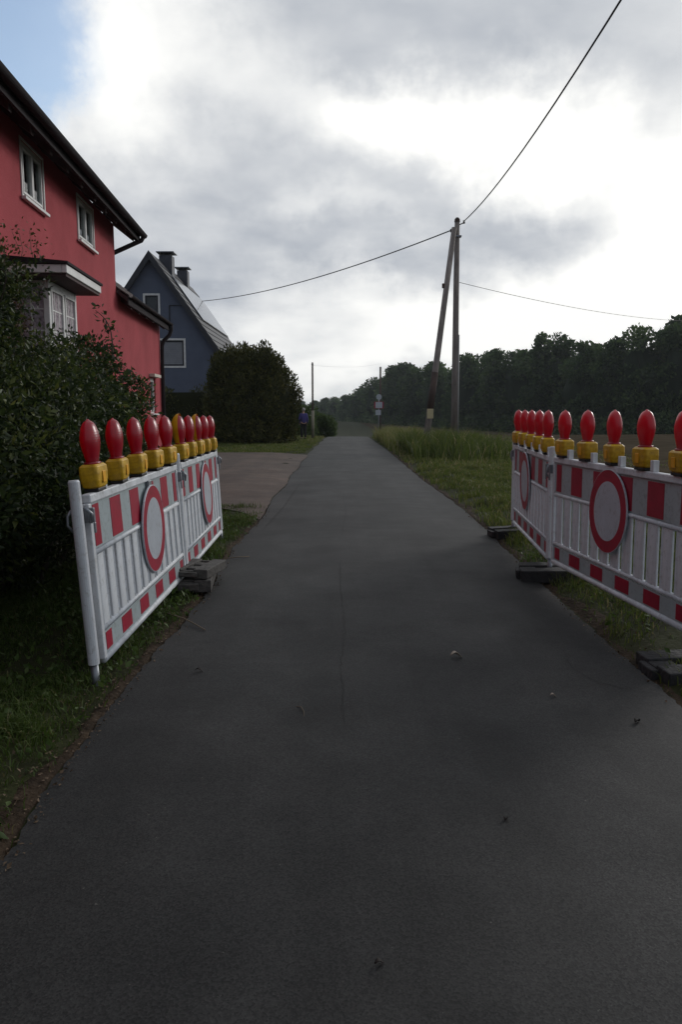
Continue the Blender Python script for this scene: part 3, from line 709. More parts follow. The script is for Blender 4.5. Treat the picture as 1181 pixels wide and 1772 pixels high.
# shrub mass behind the left barrier
def env(y):   # outer (road side) x limit and top height of the shrub along y
    xo = np.interp(y, [3.6, 4.6, 5.5, 7, 8.5, 9.6, 10.2], [-2.6, -2.25, -2.05, -2.15, -2.5, -2.95, -3.3])
    zt = np.interp(y, [3.6, 4.6, 5.5, 6.5, 7.5, 8.5, 9.6, 10.2], [1.35, 1.65, 1.75, 1.85, 1.98, 1.95, 1.6, 1.2])
    return xo, zt
sh = empty('shrub', (-2.9, 6.6, 0)); tag(sh, 'tall dense dark green shrub behind the left barrier, against the red house', 'shrub')
lob = []
for i in range(620):
    y = rl.uniform(3.7, 9.5); xo, zt = env(y); d = rl.random() ** 1.6 * 2.3
    zt2 = zt * (1 - .18 * max(0, .5 - d) * 2) + .25 * mnoise.noise((y * .9, d, 3))
    z = rl.uniform(.45, 1) ** .8 * zt2 if d < .5 else zt2 - rl.random() ** 2 * .9
    xx = xo - d - .35 * max(0, (.9 - z)) ; r_ = rl.uniform(.14, .34)
    lob.append((xx + 2.9 + .15 * rl.gauss(0, 1), y - 6.6, z, r_, r_, r_ * .8))
for i in range(160):
    y = rl.uniform(4.2, 9.3); xo, zt = env(y); d = rl.uniform(.35, 1.6); lob.append((xo - d + 2.9, y - 6.6, rl.uniform(.05, .9), .28, .3, .28))
V1 = foliage_cloud(lob, 120000, (.035, .078), .9, .45, .15, zmin=.03)
# tall spire of the climber reaching up near the bay window
sp = []
for i in range(60):
    t = rl.random(); sp.append((-3.30 + 2.9 + rl.gauss(0, .16), 7.2 - 6.6 + rl.gauss(0, .25), 2.1 + t * .75, .15 * (1.2 - t * .6), .15, .18))
for i in range(90):
    sp.append((-3.62 + 2.9 + rl.gauss(0, .24), 7.6 - 6.6 + rl.gauss(0, .28), rl.uniform(1.9, 2.9), .17, .17, .17))
for i in range(70):
    q = rl.random(); sp.append((-3.05 + .62 * q + 2.9, 8.75 + .5 * q - 6.6 + rl.gauss(0, .12), rl.uniform(.9, 2.28 - .55 * q * q), .19, .2, .18))
V2 = foliage_cloud(sp, 22000, (.035, .075), .9, .5, .4)
V, F, T = cat_([V1, V2]); link('foliage', np_mesh('foliage', V, F, M['shrubleaf'], T), sh)
g = MB()
for i in range(46):
    y = rl.uniform(3.8, 9.8); xo, zt = env(y); x = xo - rl.uniform(.3, 1.6)
    p = Vector((x + 2.9 + rl.gauss(0, .1), y - 6.6, 0)); pts = [p.copy()]; dx, dy = rl.uniform(-.1, .45), rl.gauss(0, .25); hh = zt * rl.uniform(.6, .95)
    for k in range(5): p = p + Vector((dx / 5 + rl.gauss(0, .04), dy / 5 + rl.gauss(0, .05), hh / 5)); pts.append(p.copy())
    g.tube(pts, [.022, .018, .014, .011, .008, .004], 6, cap=False)
tag(g.build('branch', M['bark'], sh), kind='stuff')
g = MB(); 
# arching outer sprays with bigger leaves on the right of the shrub
spray_leaves = []
for i, (x, y, z, tx, ty, tz) in enumerate([(-2.75, 9.3, 1.9, -3.0, 9.6, 2.72), (-2.9, 9.2, 1.6, -2.85, 9.6, 2.3), (-2.8, 9.0, 1.4, -2.62, 9.4, 1.98), (-2.75, 9.0, 1.1, -2.45, 9.3, 1.65), (-3.3, 7.6, 2.2, -3.55, 7.8, 2.9), (-3.2, 7.2, 2.3, -3.15, 7.3, 2.8), (-3.3, 7.4, 2.3, -3.3, 7.5, 2.95)]):
    a, b_ = Vector((x + 2.9, y - 6.6, z)), Vector((tx + 2.9, ty - 6.6, tz)); pts = []
    for k in range(9):
        t = k / 8; q = a.lerp(b_, t) + Vector((.10 * math.sin(t * 3.1), 0, .14 * math.sin(t * math.pi))); pts.append(q)
        if k > 2:
            for _ in range(7): spray_leaves.append((q.x + rl.gauss(0, .05), q.y + rl.gauss(0, .05), q.z + rl.gauss(0, .05)))
    g.tube(pts, [.012 - .001 * k for k in range(9)], 5, cap=False)
tag(g.build('twig', M['bark'], sh), kind='stuff')
P = np.array(spray_leaves); V, F, T = leaves(P, RNG.uniform(.05, .10, len(P)), RNG.uniform(.1, .8, len(P)), .55, .1, droop=.3)
tag(link('spray_foliage', np_mesh('spray', V, F, M['shrubleaf'], T), sh), kind='stuff')
# sparse bare climber twigs on the wall above
g = MB(); cl = empty('climber', (-4.0, 9.6, 0)); tag(cl, 'sparse climbing plant with thin reddish twigs on the red wall above the bay', 'climber'); pts_l = []
for i in range(26):
    y = rl.uniform(7.6, 10.3); p = Vector((-3.95 - .0594 * (y - 10), y, 2.2)); yv = rl.uniform(-.25, .25); top = rl.uniform(2.9, 3.75)
    pts = []
    for k in range(9):
        t = k / 8; q = Vector((p.x + rl.gauss(0, .02) + .12, p.y + yv * t + rl.gauss(0, .03), 2.0 + (top - 2.0) * t)); pts.append(q - Vector((-4.0, 9.6, 0)))
        if k > 1:
            for _ in range(8): pts_l.append(pts[-1] + Vector((rl.gauss(.03, .06), rl.gauss(0, .09), rl.gauss(0, .06))))
    g.tube(pts, [.009 - .0008 * k for k in range(9)], 5, cap=False)
tag(g.build('twig', M['twig'], cl), kind='stuff')
P = np.array([tuple(p) for p in pts_l]); V, F, T = leaves(P, RNG.uniform(.03, .075, len(P)), RNG.uniform(0, 1, len(P)), .55, .2)
link('foliage', np_mesh('foliage', V, F, M['climber'], T), cl)

# unseen shrub added to cut the red wall's bounce onto the right barrier
shrub_screen = empty('shrub', (-3.6, 1.0, 0)); tag(shrub_screen, 'added unseen shrub blocking red wall bounce, left of the picture edge', 'shrub')
lob = []
for i in range(160):
    z = rl.uniform(.1, 2.6); lob.append((rl.gauss(0, .32), rl.uniform(-3.6, 3.0), z, .32, .35, .3))
V, F, T = foliage_cloud(lob, 30000, (.05, .10), .9, .5, .15)
link('foliage', np_mesh('foliage', V, F, M['shrubleaf'], T), shrub_screen)
g = MB()
for k in range(12):
    y = -3.4 + k * .55; g.tube([(0, y, 0), (rl.gauss(0, .15), y + .1, .8), (rl.gauss(0, .2), y, 1.6)], [.02, .014, .006], 6)
tag(g.build('branch', M['bark'], shrub_screen), kind='stuff')

# ------------------------------------------------------------------ far wood: individual trees
def tree_parts(seed, narrow=1.):
    rr = random.Random(seed); lob = []
    for i in range(34):
        z = rr.uniform(.10, .95); k = math.sin(math.pi * min(1, (z * .86 + .10))) ** .6
        a = rr.uniform(0, 2 * math.pi); q = .26 * k * rr.uniform(.5, 1) * narrow
        s = rr.uniform(.07, .13); lob.append((q * math.cos(a), q * math.sin(a), z, s, s, s * .85))
    for i in range(5): lob.append((rr.gauss(0, .07), rr.gauss(0, .07), rr.uniform(.88, 1.0), .05, .05, .045))
    V, F, T = foliage_cloud(lob, 5200, (.022, .050), .6, .75, .2)
    me = np_mesh('crown', V, F, M['forest'], T)
    g = MB(); blob(g, (0, 0, .46), (.17 * narrow, .17 * narrow, .36), seed, .5, 8)
    inn = g.mesh('inner_foliage', M['forest'], True)
    g = MB(); g.tube([(0, 0, -.02), (.01, 0, .3), (0, .01, .8)], [.022, .016, .006], 7)
    for k in range(4):
        a = rr.uniform(0, 6.28); z = rr.uniform(.3, .6); g.tube([(0, 0, z), (.10 * math.cos(a), .10 * math.sin(a), z + .10), (.2 * math.cos(a), .2 * math.sin(a), z + .16)], [.009, .006, .002], 5)
    return me, inn, g.mesh('trunk', M['bark'], True)
variants = [tree_parts(s, n) for s, n in ((11, 1), (12, .85), (13, 1.15), (14, .95), (15, .8), (16, 1.05))]
prof = [(470, 702), (530, 697), (560, 692), (600, 682), (640, 662), (680, 642), (740, 638), (780, 628), (830, 622), (860, 617), (900, 610), (940, 596), (1010, 602), (1040, 582), (1080, 584), (1120, 592), (1155, 566), (1181, 560), (1260, 552), (1400, 540), (1700, 520)]
def topy(px): return np.interp(px, [p[0] for p in prof], [p[1] for p in prof])
def Yof(px): return np.interp(px, [470, 540, 600, 680, 800, 1000, 1250, 1700], [430, 370, 300, 215, 160, 122, 98, 80])
def forest_row(dY, px0, px1, sp, hscale, seed, label, cat='tree'):
    rr = random.Random(seed); px = px1; cnt = 0
    while px > px0:
        Y = Yof(px) + dY + rr.uniform(-3, 3); x = (px - 590) / 1329 * Y
        zt = 1.5 + (712 - topy(px)) / 1329 * (Y - dY); b_ = gz(x, Y) - .2
        Ht = (zt - b_) * hscale * rr.uniform(.86, 1.10); Wd = Ht * rr.uniform(.85, 1.1) if Y < 200 else Ht * rr.uniform(1.0, 1.3)
        cr_, inn, tr = variants[rr.randrange(6)]
        t = empty('tree', (x, Y, b_), (0, 0, rr.uniform(0, 6.28))); t.scale = (Wd, Wd, Ht)
        tag(t, label, cat, group='trees of the dark wood beyond the field')
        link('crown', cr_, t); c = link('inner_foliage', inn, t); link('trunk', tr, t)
        cnt += 1; px -= sp * 1329 / Y * rr.uniform(.75, 1.25)
    return cnt
forest_row(0, 470, 1500, 5.2, 1.0, 1, 'dark green leafy tree in the front edge of the wood beyond the field')
forest_row(7, 480, 1450, 5.6, 1.0, 2, 'dark green leafy tree deeper in the wood beyond the field')
# undergrowth closing the foot of the wood
lob = []
for px in np.arange(470, 1600, 2.4):
    Y = Yof(px) - 3 + rl.uniform(-2, 2); x = (px - 590) / 1329 * Y; s = rl.uniform(1.0, 2.0); lob.append((x, Y, gz(x, Y) + rl.uniform(.2, 1.6), s, s, s))
V, F, T = foliage_cloud(lob, 26000, (.35, .8), .5, .7, .2, zmin=-3)
tag(link('undergrowth', np_mesh('undergrowth', V, F, M['forest'], T)), 'dark undergrowth along the foot of the wood', 'undergrowth', kind='stuff')
lob = []
for px in np.arange(470, 1600, 7):
    for dd in (12, 19):
        Y = Yof(px) + dd + rl.uniform(-3, 3); x = (px - 590) / 1329 * Y; zt = 1.5 + (712 - topy(px)) / 1329 * (Y - dd)
        lob.append((x, Y, zt * .5 - 1, 4.0, 4.0, zt * .5 + .2))
V, F, T = foliage_cloud(lob, 60000, (.5, 1.1), .5, .75, .2, zmin=-3)
tag(link('woodland', np_mesh('woodland', V, F, M['forest'], T)), 'dark interior of the wood behind its front trees', 'woodland', kind='stuff')

# ------------------------------------------------------------------ poles and wires
pole = empty('utility_pole', (4.41, 30, 0)); tag(pole, 'tall upright grey wooden utility pole with a cable guard, right of the road', 'utility pole')
g = MB(); g.tube([(0, 0, -.3), (-.01, 0, 3), (-.03, 0, 6), (-.04, 0, 8.55)], [.135, .125, .11, .095], 14); g.build('shaft', M['wood'], pole, smooth=True)
g = MB(); g.tube([(.135, -.07, 0), (.118, -.07, 2.2), (.098, -.07, 4.4)], .026, 8); g.build('cable_guard', M['pipe'], pole, smooth=True)
g = MB(); g.lathe([(.0, 0), (.11, 0), (.10, .10), (.05, .16), (0, .17)], 12, c=(-.04, 0, 8.55)); g.build('cap', M['wood2'], pole)
g = MB(); g.tube([(.04, -.02, 8.45), (.20, -.10, 8.50)], .02, 6); g.tube([(-.1, -.02, 8.25), (-.26, -.05, 8.22)], .02, 6); g.lathe([(.0, 0), (.035, .01), (.045, .05), (.03, .09), (.04, .12), (0, .14)], 10, c=(.20, -.10, 8.46)); g.lathe([(.0, 0), (.035, .01), (.045, .05), (.03, .09), (.04, .12), (0, .14)], 10, c=(-.27, -.05, 8.16)); g.build('insulator', M['wood2'], pole)
g = MB(); g.box(-.16, .12, -.13, .13, 8.0, 8.05); g.build('strap', M['steel'], pole)
strut = empty('pole_strut', (3.14, 29.0, 0)); tag(strut, 'leaning wooden strut with a small yellowish plate, bracing the upright utility pole', 'pole strut')
g = MB(); A = Vector((-.03, -.2, -.2)); B = Vector((1.10, .82, 8.30))
g.tube([A.lerp(B, t) for t in (0, .3, .6, 1)], [.125, .12, .11, .10], 12, mi=0); g.build('shaft', M['wood'], strut, smooth=True)
g = MB(); g.tube([A.lerp(B, t) for t in (.205, .37)], [.129, .126], 12); g.build('tarred_band', M['wood2'], strut, smooth=True)
p = A.lerp(B, .195); g = MB(); g.box(p.x - .12, p.x + .12, p.y - .165, p.y - .145, p.z - .22, p.z + .14); g.build('plate', M['plate'], strut, bevel=.01)
p = A.lerp(B, .75); g = MB(); g.box(p.x - .17, p.x - .09, p.y - .08, p.y + .05, p.z - .1, p.z + .06); g.build('fitting', M['wood2'], strut)
def wire(a, b, sag, r, label, n=24):
    a, b = Vector(a), Vector(b); pts = []
    for i in range(n + 1):
        t = i / n; q = a.lerp(b, t); q.z -= 4 * sag * t * (1 - t); pts.append(q)
    g = MB(); g.tube(pts, r, 6); o = g.build('overhead_wire', M['wire'], smooth=True); tag(o, label, 'wire'); return o
wire((4.60, 29.9, 8.55), (3.35, -8, 8.6), 1.25, .018, 'overhead wire running from the pole top over the road towards the viewer')
wire((4.14, 29.95, 8.24), (-9.35, 53, 8.85), .45, .022, 'overhead wire running from the pole top left to the blue house')
wire((4.50, 30, 6.35), (24, 52, 7.4), .35, .010, 'thin overhead wire running right from the pole to the wood')
fp = empty('utility_pole', (24.05, 52.05, gz(24, 52))); tag(fp, 'wooden pole standing in the field beyond the right picture edge', 'utility pole')
g = MB(); g.tube([(0, 0, -.3), (0, 0, 7.9)], [.13, .1], 10); g.build('shaft', M['wood'], fp, smooth=True)
# thin roadside post near the person
tp = empty('roadside_post', (-1.56, 42.6, 0)); tag(tp, 'thin dark roadside post beside the standing person', 'post')
g = MB(); g.tube([(0, 0, -.2), (0, 0, 4.02)], [.06, .05], 10); g.build('shaft', M['wood2'], tp, smooth=True)
g = MB(); g.tube([(0, 0, 0), (0, 0, 1.55)], .085, 10); g.build('sleeve', M['sleeve'], tp, smooth=True)
g = MB(); g.lathe([(0, 0), (.06, 0), (.04, .12), (0, .16)], 10, c=(0, 0, 4.02)); g.build('cap', M['black'], tp)
dp = empty('utility_pole', (3.75, 74, gz(3.75, 74))); tag(dp, 'distant slim wooden pole behind the far road signs', 'utility pole')
g = MB(); g.tube([(0, 0, -.2), (0, 0, 6.9)], [.12, .09], 10); g.build('shaft', M['wood2'], dp, smooth=True)
wire((-1.56, 42.6, 4.0), (3.75, 74, 6.0), .2, .004, 'thin wire between the roadside post and the distant pole')
# sign post far away
sg = empty('road_sign', (2.74, 56, gz(2.7, 56))); tag(sg, 'far road sign post with a small round plate over two red-edged white plates', 'road sign')
g = MB(); g.tube([(0, 0, -.2), (0, 0, 3.1)], .04, 8); g.build('post', M['steel'], sg, smooth=True)
g = MB(); n = 20; g.prism([(.20 * math.cos(2 * math.pi * i / n), 2.92 + .20 * math.sin(2 * math.pi * i / n)) for i in range(n)], -.07, -.05); g.build('round_plate', M['signwhite'], sg)
g = MB(); g.box(-.34, .34, -.07, -.055, 2.10, 2.58); pl = g.build('warning_plate', M['red'], sg)
g = MB(); g.box(-.25, .25, -.08, -.072, 2.13, 2.55); g.build('plate_face', M['signwhite'], pl)
g = MB(); g.box(-.24, .14, -.07, -.05, 1.62, 1.98); g.build('lower_plate', M['signwhite'], sg)

# ------------------------------------------------------------------ person at the roadside
per = empty('person', (-2.02, 41.6, .02), (0, 0, R(200))); tag(per, 'person in a purple jacket and black trousers standing at the roadside', 'person')
def skin_body(name, verts, edges, radii, m, parent, sub=1, root=0):
    me = bpy.data.meshes.new(name); me.from_pydata(verts, edges, []); me.materials.append(m)
    o = bpy.data.objects.new(name, me); C.objects.link(o); o.parent = parent
    me.skin_vertices.new() if hasattr(me.skin_vertices, 'new') else None
    s = o.modifiers.new('skin', 'SKIN'); s.use_smooth_shade = True
    if not me.skin_vertices:
        bpy.context.view_layer.objects.active = o
    for i, r_ in enumerate(radii):
        sv_ = me.skin_vertices[0].data[i]; sv_.radius = r_ if isinstance(r_, tuple) else (r_, r_); sv_.use_root = (i == root)
    m2 = o.modifiers.new('sub', 'SUBSURF'); m2.levels = sub; m2.render_levels = sub
    return o
bv = [(0, 0, .88), (0, 0, 1.08), (0, .0, 1.28), (0, 0, 1.37), (0, -.01, 1.43), (0, -.02, 1.52), (0, -.02, 1.60),
      (.16, 0, 1.32), (.22, .01, 1.05), (.20, -.06, .84), (.19, -.09, .76), (-.16, 0, 1.32), (-.22, .01, 1.05), (-.20, -.06, .84), (-.19, -.09, .76),
      (.09, 0, .82), (.10, -.01, .46), (.10, .02, .08), (.11, -.12, .04), (-.09, 0, .82), (-.10, -.03, .46), (-.11, .0, .08), (-.12, -.14, .04)]
be = [(0, 1), (1, 2), (2, 3), (3, 4), (4, 5), (5, 6), (2, 7), (7, 8), (8, 9), (9, 10), (2, 11), (11, 12), (12, 13), (13, 14), (0, 15), (15, 16), (16, 17), (17, 18), (0, 19), (19, 20), (20, 21), (21, 22)]
br = [(.14, .10), (.13, .09), (.15, .10), .07, .05, (.075, .09), (.065, .075), .055, .042, .032, .03, .055, .042, .032, .03, .085, .058, .04, .035, .085, .058, .04, .035]
skin_body('body', bv, be, br, M['skin'], per, 2)
sk = [bv[i] for i in (0, 1, 2, 3, 7, 8, 9, 11, 12, 13)]; sk[0] = (0, 0, .80)
skin_body('jacket', sk, [(0, 1), (1, 2), (2, 3), (2, 4), (4, 5), (5, 6), (2, 7), (7, 8), (8, 9)], [(.18, .14), (.17, .13), (.185, .135), .085, .08, .066, .052, .08, .066, .052], M['jacket'], per, 2)
sk = [(0, 0, .92)] + [bv[i] for i in (15, 16, 17, 19, 20, 21)]
skin_body('trousers', sk, [(0, 1), (1, 2), (2, 3), (0, 4), (4, 5), (5, 6)], [(.155, .12), .10, .076, .062, .10, .076, .062], M['trousers'], per, 2)
g = MB(); g.lathe([(0, -.02), (.085, -.02), (.10, .04), (.085, .10), (.04, .14), (0, .145)], 14, sy=1.1, c=(0, .01, 1.535)); g.build('hair', M['hair'], per, smooth=True)
for sx in (-.115, .105):
    g = MB(); g.box(sx - .045, sx + .045, -.20, .07, 0, .075); g.build('shoe', M['shoe'], per, bevel=.02)

# ------------------------------------------------------------------ barrier panels
PL = 2.24
def make_panel():
    root = empty('striped_barrier', (0, 0, 0))
    g = MB(); g.box(0, PL, -.026, .026, 1.00, 1.05); g.build('top_rail', M['white'], root, bevel=.008)
    g = MB(); g.tube([(0, 0, .72), (PL, 0, .72)], .019, 12); g.build('middle_rail', M['white'], root, smooth=True)
    g = MB(); g.tube([(0, 0, .285), (PL, 0, .285)], .019, 12); g.build('lower_rail', M['white'], root, smooth=True)
    g = MB(); g.tube([(0, 0, .115), (PL, 0, .115)], .024, 12); g.build('bottom_rail', M['white'], root, smooth=True)
    for x in (0, PL):
        g = MB(); g.box(x - .022, x + .022, -.02, .02, .12, 1.0); g.build('side_rail', M['white'], root, bevel=.006)
    for nm, z0, z1 in (('upper_stripe_board', .74, .998), ('lower_stripe_board', .140, .264)):
        g = MB(); g.box(.024, PL - .024, -.010, .010, z0, z1, 0)
        p = (PL - .048) / 10.2; x = .024
        xs_ = [(x + p * .15, x + p * .65)] + [(x + p * (1.65 + 2 * i), x + p * (2.65 + 2 * i)) for i in range(4)] + [(x + p * 9.6, x + p * 10.1)]
        for a, b_ in xs_: g.box(a, b_, -.0125, -.0102, z0 + .012, z1 - .012, 1)
        g.build(nm, [M['white2'], M['red']], root)
    # 12 slats, each a shallow channel with rolled edges
    n = 12; p = (PL - .06) / n; w_ = p - .042; me = None
    sl = MB(); k = 14
    poly = []
    for i in range(k + 1):
        t = i / k; x = t * w_; y = -.012 * math.sin(math.pi * t) ** .7 - (.010 if i in (0, 1, k, k - 1) else 0); poly.append((x, y))
    poly2 = [(x, y + .012) for x, y in reversed(poly)]
    pg = poly + poly2; m_ = len(pg); vs = [(x, y, .300) for x, y in pg] + [(x, y, .704) for x, y in pg]
    fs = [(i, (i + 1) % m_, (i + 1) % m_ + m_, i + m_) for i in range(m_)] + [(i, i + 1, m_ - 2 - i, m_ - 1 - i) for i in range(k)] + [(m_ + i, m_ + i + 1, 2 * m_ - 2 - i, 2 * m_ - 1 - i) for i in range(k)]
    sl.add(vs, fs); me = sl.mesh('slat', M['white'])
    for i in range(n):
        o = link('slat', me, root); o.location = (.03 + i * p + .021, 0, 0)
    sm = MB(); sm.box(-.022, .022, -.02, .02, 0, .075); sm.box(-.010, .010, -.024, -.0205, .01, .07); sm = sm.mesh('lamp_socket', M['white'])
    for i in range(5):
        o = link('lamp_socket', sm, root, bevel=.005); o.location = (.18 + .47 * i + .135, 0, 1.0505)
    # clips where the panel hooks over its posts
    for x in (-.03, PL + .03):
        g = MB(); g.box(x - .012, x + .012, -.05, .035, .90, .98); g.box(x - .012, x + .012, -.05, -.04, .84, .9005); g.build('hook', M['steel'], root, bevel=.004)
    return root
def make_lamp():
    root = empty('warning_lamp', (0, 0, 0))
    g = MB(); g.box(-.068, .068, -.042, .042, 0, .022); g.build('base', M['black'], root, bevel=.006)
    g = MB(); prof = [(.058, .016), (.080, .030), (.090, .064), (.093, .104), (.090, .143), (.070, .156)]
    vs = []; n = 24
    for r_, z in prof:
        for j in range(n):
            t = 2 * math.pi * j / n; c_, s_ = math.cos(t), math.sin(t); e = .32
            vs.append((r_ * math.copysign(abs(c_) ** e, c_), r_ * .62 * math.copysign(abs(s_) ** e, s_), z))
    fs = [(i * n + j, i * n + (j + 1) % n, (i + 1) * n + (j + 1) % n, (i + 1) * n + j) for i in range(len(prof) - 1) for j in range(n)] + [tuple(range(n - 1, -1, -1)), tuple((len(prof) - 1) * n + j for j in range(n))]
    g.add(vs, fs); hs = g.build('housing', M['yellow'], root, smooth=False, bevel=.004)
    g = MB(); g.box(-.024, .024, -.0625, -.058, .050, .115); g.build('latch', M['yellow2'], hs, bevel=.003)
    g = MB(); g.lathe([(.050, .150), (.053, .160), (.052, .176), (.060, .205), (.071, .238), (.078, .272), (.078, .305), (.070, .338), (.059, .364), (.045, .384), (.030, .394), (.015, .400), (.008, .406), (.003, .408)], 28, sx=1, sy=.66)
    g.build('lens', M['lens'], root, smooth=True)
    g = MB(); g.lathe([(0, .165), (.022, .168), (.020, .30), (.012, .33), (0, .335)], 12, sy=.5); g.build('inner_reflector', M['frame'], root, smooth=True)
    g = MB(); g.lathe([(.060, .155), (.062, .160), (.060, .166), (.050, .168)], 24, sy=.74); g.build('lens_ring', M['lens'], root, smooth=True)
    return root
lamp_shield_mesh = None
def shield():
    g = MB(); prof = [(.060, .152), (.064, .18), (.076, .225), (.086, .268), (.087, .310), (.077, .352), (.056, .390), (.030, .414), (.006, .421)]
    n = 16; vs = []
    for (r_, z) in prof:
        for j in range(n + 1):
            t = math.pi * j / n; vs.append((r_ * math.cos(t) * 1.0, r_ * .95 * math.sin(t) - .012, z))
    fs = [(i * (n + 1) + j, i * (n + 1) + j + 1, (i + 1) * (n + 1) + j + 1, (i + 1) * (n + 1) + j) for i in range(len(prof) - 1) for j in range(n)]
    g.add(vs, fs); me = g.mesh('back_shield', M['yellow2'], True); return me
def make_disc():
    root = empty('prohibition_sign', (0, 0, 0)); n = 48; r1, r2, r3 = .313, .307, .222
    g = MB()
    ring = lambda r_, y: [(r_ * math.cos(2 * math.pi * i / n), y, r_ * math.sin(2 * math.pi * i / n)) for i in range(n)]
    vs = ring(r1, 0) + ring(r1, -.010) + ring(r1 - .004, -.013) + ring(r2, -.0125)
    fs = [(a * n + i, a * n + (i + 1) % n, (a + 1) * n + (i + 1) % n, (a + 1) * n + i) for a in range(3) for i in range(n)] + [tuple(range(n))]
    g.add(vs, fs, 0); g.build('plate_rim', M['signwhite'], root)
    g = MB(); vs = ring(r2, -.0125) + ring(r3, -.0125); g.add(vs, [(i, (i + 1) % n, (i + 1) % n + n, i + n) for i in range(n)]); g.build('red_ring', M['red'], root)
    g = MB(); g.add(ring(r3, -.0125), [tuple(range(n))]); g.build('sign_face', M['signwhite'], root)
    g = MB(); g.box(-.04, .04, -.002, .03, .25, .345); g.build('hanger', M['steel'], root, bevel=.004)
    return root
def make_post(h=1.14):
    root = empty('barrier_post', (0, 0, 0))
    g = MB(); g.tube([(0, 0, .13), (0, 0, h - .01), (0, 0, h)], [.031, .031, .026], 18); g.build('sleeve', M['white'], root, smooth=False)
    g = MB(); g.tube([(0, 0, -.06), (0, 0, .135)], .022, 14); g.build('foot_tube', M['steel'], root, smooth=True)
    g = MB(); g.tube([(-.030, .0, .98), (-.050, -.01, .95), (-.055, -.01, .90), (-.030, 0, .86)], .008, 8); g.tube([(.03, .03, .99), (.06, .05, .95), (.05, .05, .90)], .010, 8); g.build('clamp', M['steel'], root, smooth=True)
    return root
P0 = make_panel(); L0 = make_lamp(); D0 = make_disc(); T0 = make_post(); SH = shield()
used = {'P': 0, 'L': 0, 'D': 0, 'T': 0}
def inst(o, key):
    if not used[key]: used[key] = 1; return o
    return copy_tree(o)
def rot_for(a, b, lean):
    """frame: x along a->b (with slope), leaning by `lean` about x (top towards local +y = away from the road)"""
    d = Vector(b) - Vector(a); yaw = math.atan2(d.y, d.x); sl_ = math.atan2(d.z, math.hypot(d.x, d.y))
    return Matrix.Rotation(yaw, 4, 'Z') @ Matrix.Rotation(-sl_, 4, 'Y') @ Matrix.Rotation(-lean, 4, 'X')
spans = [  # start, end, lean, side, disc u, disc z, words
    ((-1.335, 4.11, .0), (-1.335, 6.50, .015), R(3.6), 'left', 1.27, .66, 'nearer panel of the left barrier', (0, 0)),
    ((-1.34, 6.52, .015), (-1.40, 8.86, .0), R(3.0), 'left', 1.27, .66, 'farther panel of the left barrier', (1, 0)),
    ((2.10, 9.22, .065), (1.90, 6.88, .055), R(-.5), 'right', .95, .70, 'farther panel of the right barrier', (0, 0)),
    ((1.90, 6.86, .055), (2.14, 4.46, .055), R(-.5), 'right', 1.12, .71, 'nearer panel of the right barrier', (0, 0))]
ordn = ['first', 'second', 'third', 'fourth', 'fifth']
from itertools import count
for si, (a, b, lean, side, du_, dz_, words, _) in enumerate(spans):
    Mx = rot_for(a, b, lean); Mx.translation = Vector(a)
    L_ = math.dist(a, b); off = (L_ - PL) / 2
    pan = inst(P0, 'P'); pan.matrix_world = Mx @ Matrix.Translation((off, 0, 0))
    tag(pan, 'red and white striped slatted barrier, the ' + words, 'barrier', 'striped barrier panels beside the road')
    dsc = inst(D0, 'D'); dsc.matrix_world = Mx @ Matrix.Translation((off + du_, -.026, dz_)) @ Matrix.Rotation(R([1.5, -1, 1, -1.5][si]), 4, 'X')
    tag(dsc, 'round white no-vehicles sign with red ring hung on the ' + words, 'traffic sign', 'round signs hung on the barriers')
    for i in range(5):
        lm = inst(L0, 'L'); lm.matrix_world = Mx @ Matrix.Translation((off + .18 + .47 * i, 0, 1.051)) @ Matrix.Rotation(R(random.uniform(-7, 7)), 4, 'Z') @ Matrix.Rotation(R(random.uniform(-1.5, 1.5)), 4, 'Y')
        yel = (si == 1 and i in (0, 2))
        if yel: link('back_shield', SH, lm)
        if side == 'left': num = i
        else: num = 4 - i
        tag(lm, ('yellow-backed red' if yel else 'red') + ' warning lamp, ' + ordn[num] + ' from the viewer on the ' + words, 'warning lamp', 'warning lamps on the barriers')
for (p, lx, ly, lab, hz_) in (((-1.345, 4.06, .0), 0, R(-3.8), 'white barrier post at the near end of the left barrier', 1.0),
                         ((-1.342, 6.51, .01), 0, R(-3.0), 'white barrier post between the two left panels', 1.0),
                         ((-1.41, 8.91, .0), 0, R(-3.2), 'white barrier post at the far end of the left barrier', 1.0),
                         ((2.105, 9.27, .06), 0, R(-.3), 'white barrier post at the far end of the right barrier', 1.0),
                         ((1.905, 6.87, .05), 0, R(-.5), 'white barrier post between the two right panels', 1.0),
                         ((2.15, 4.41, .05), 0, R(-.5), 'white barrier post at the near end of the right barrier', 1.0)):
    t = inst(T0, 'T'); t.location = p; t.rotation_euler = (lx, ly, 0); tag(t, lab, 'post', 'posts of the barriers')
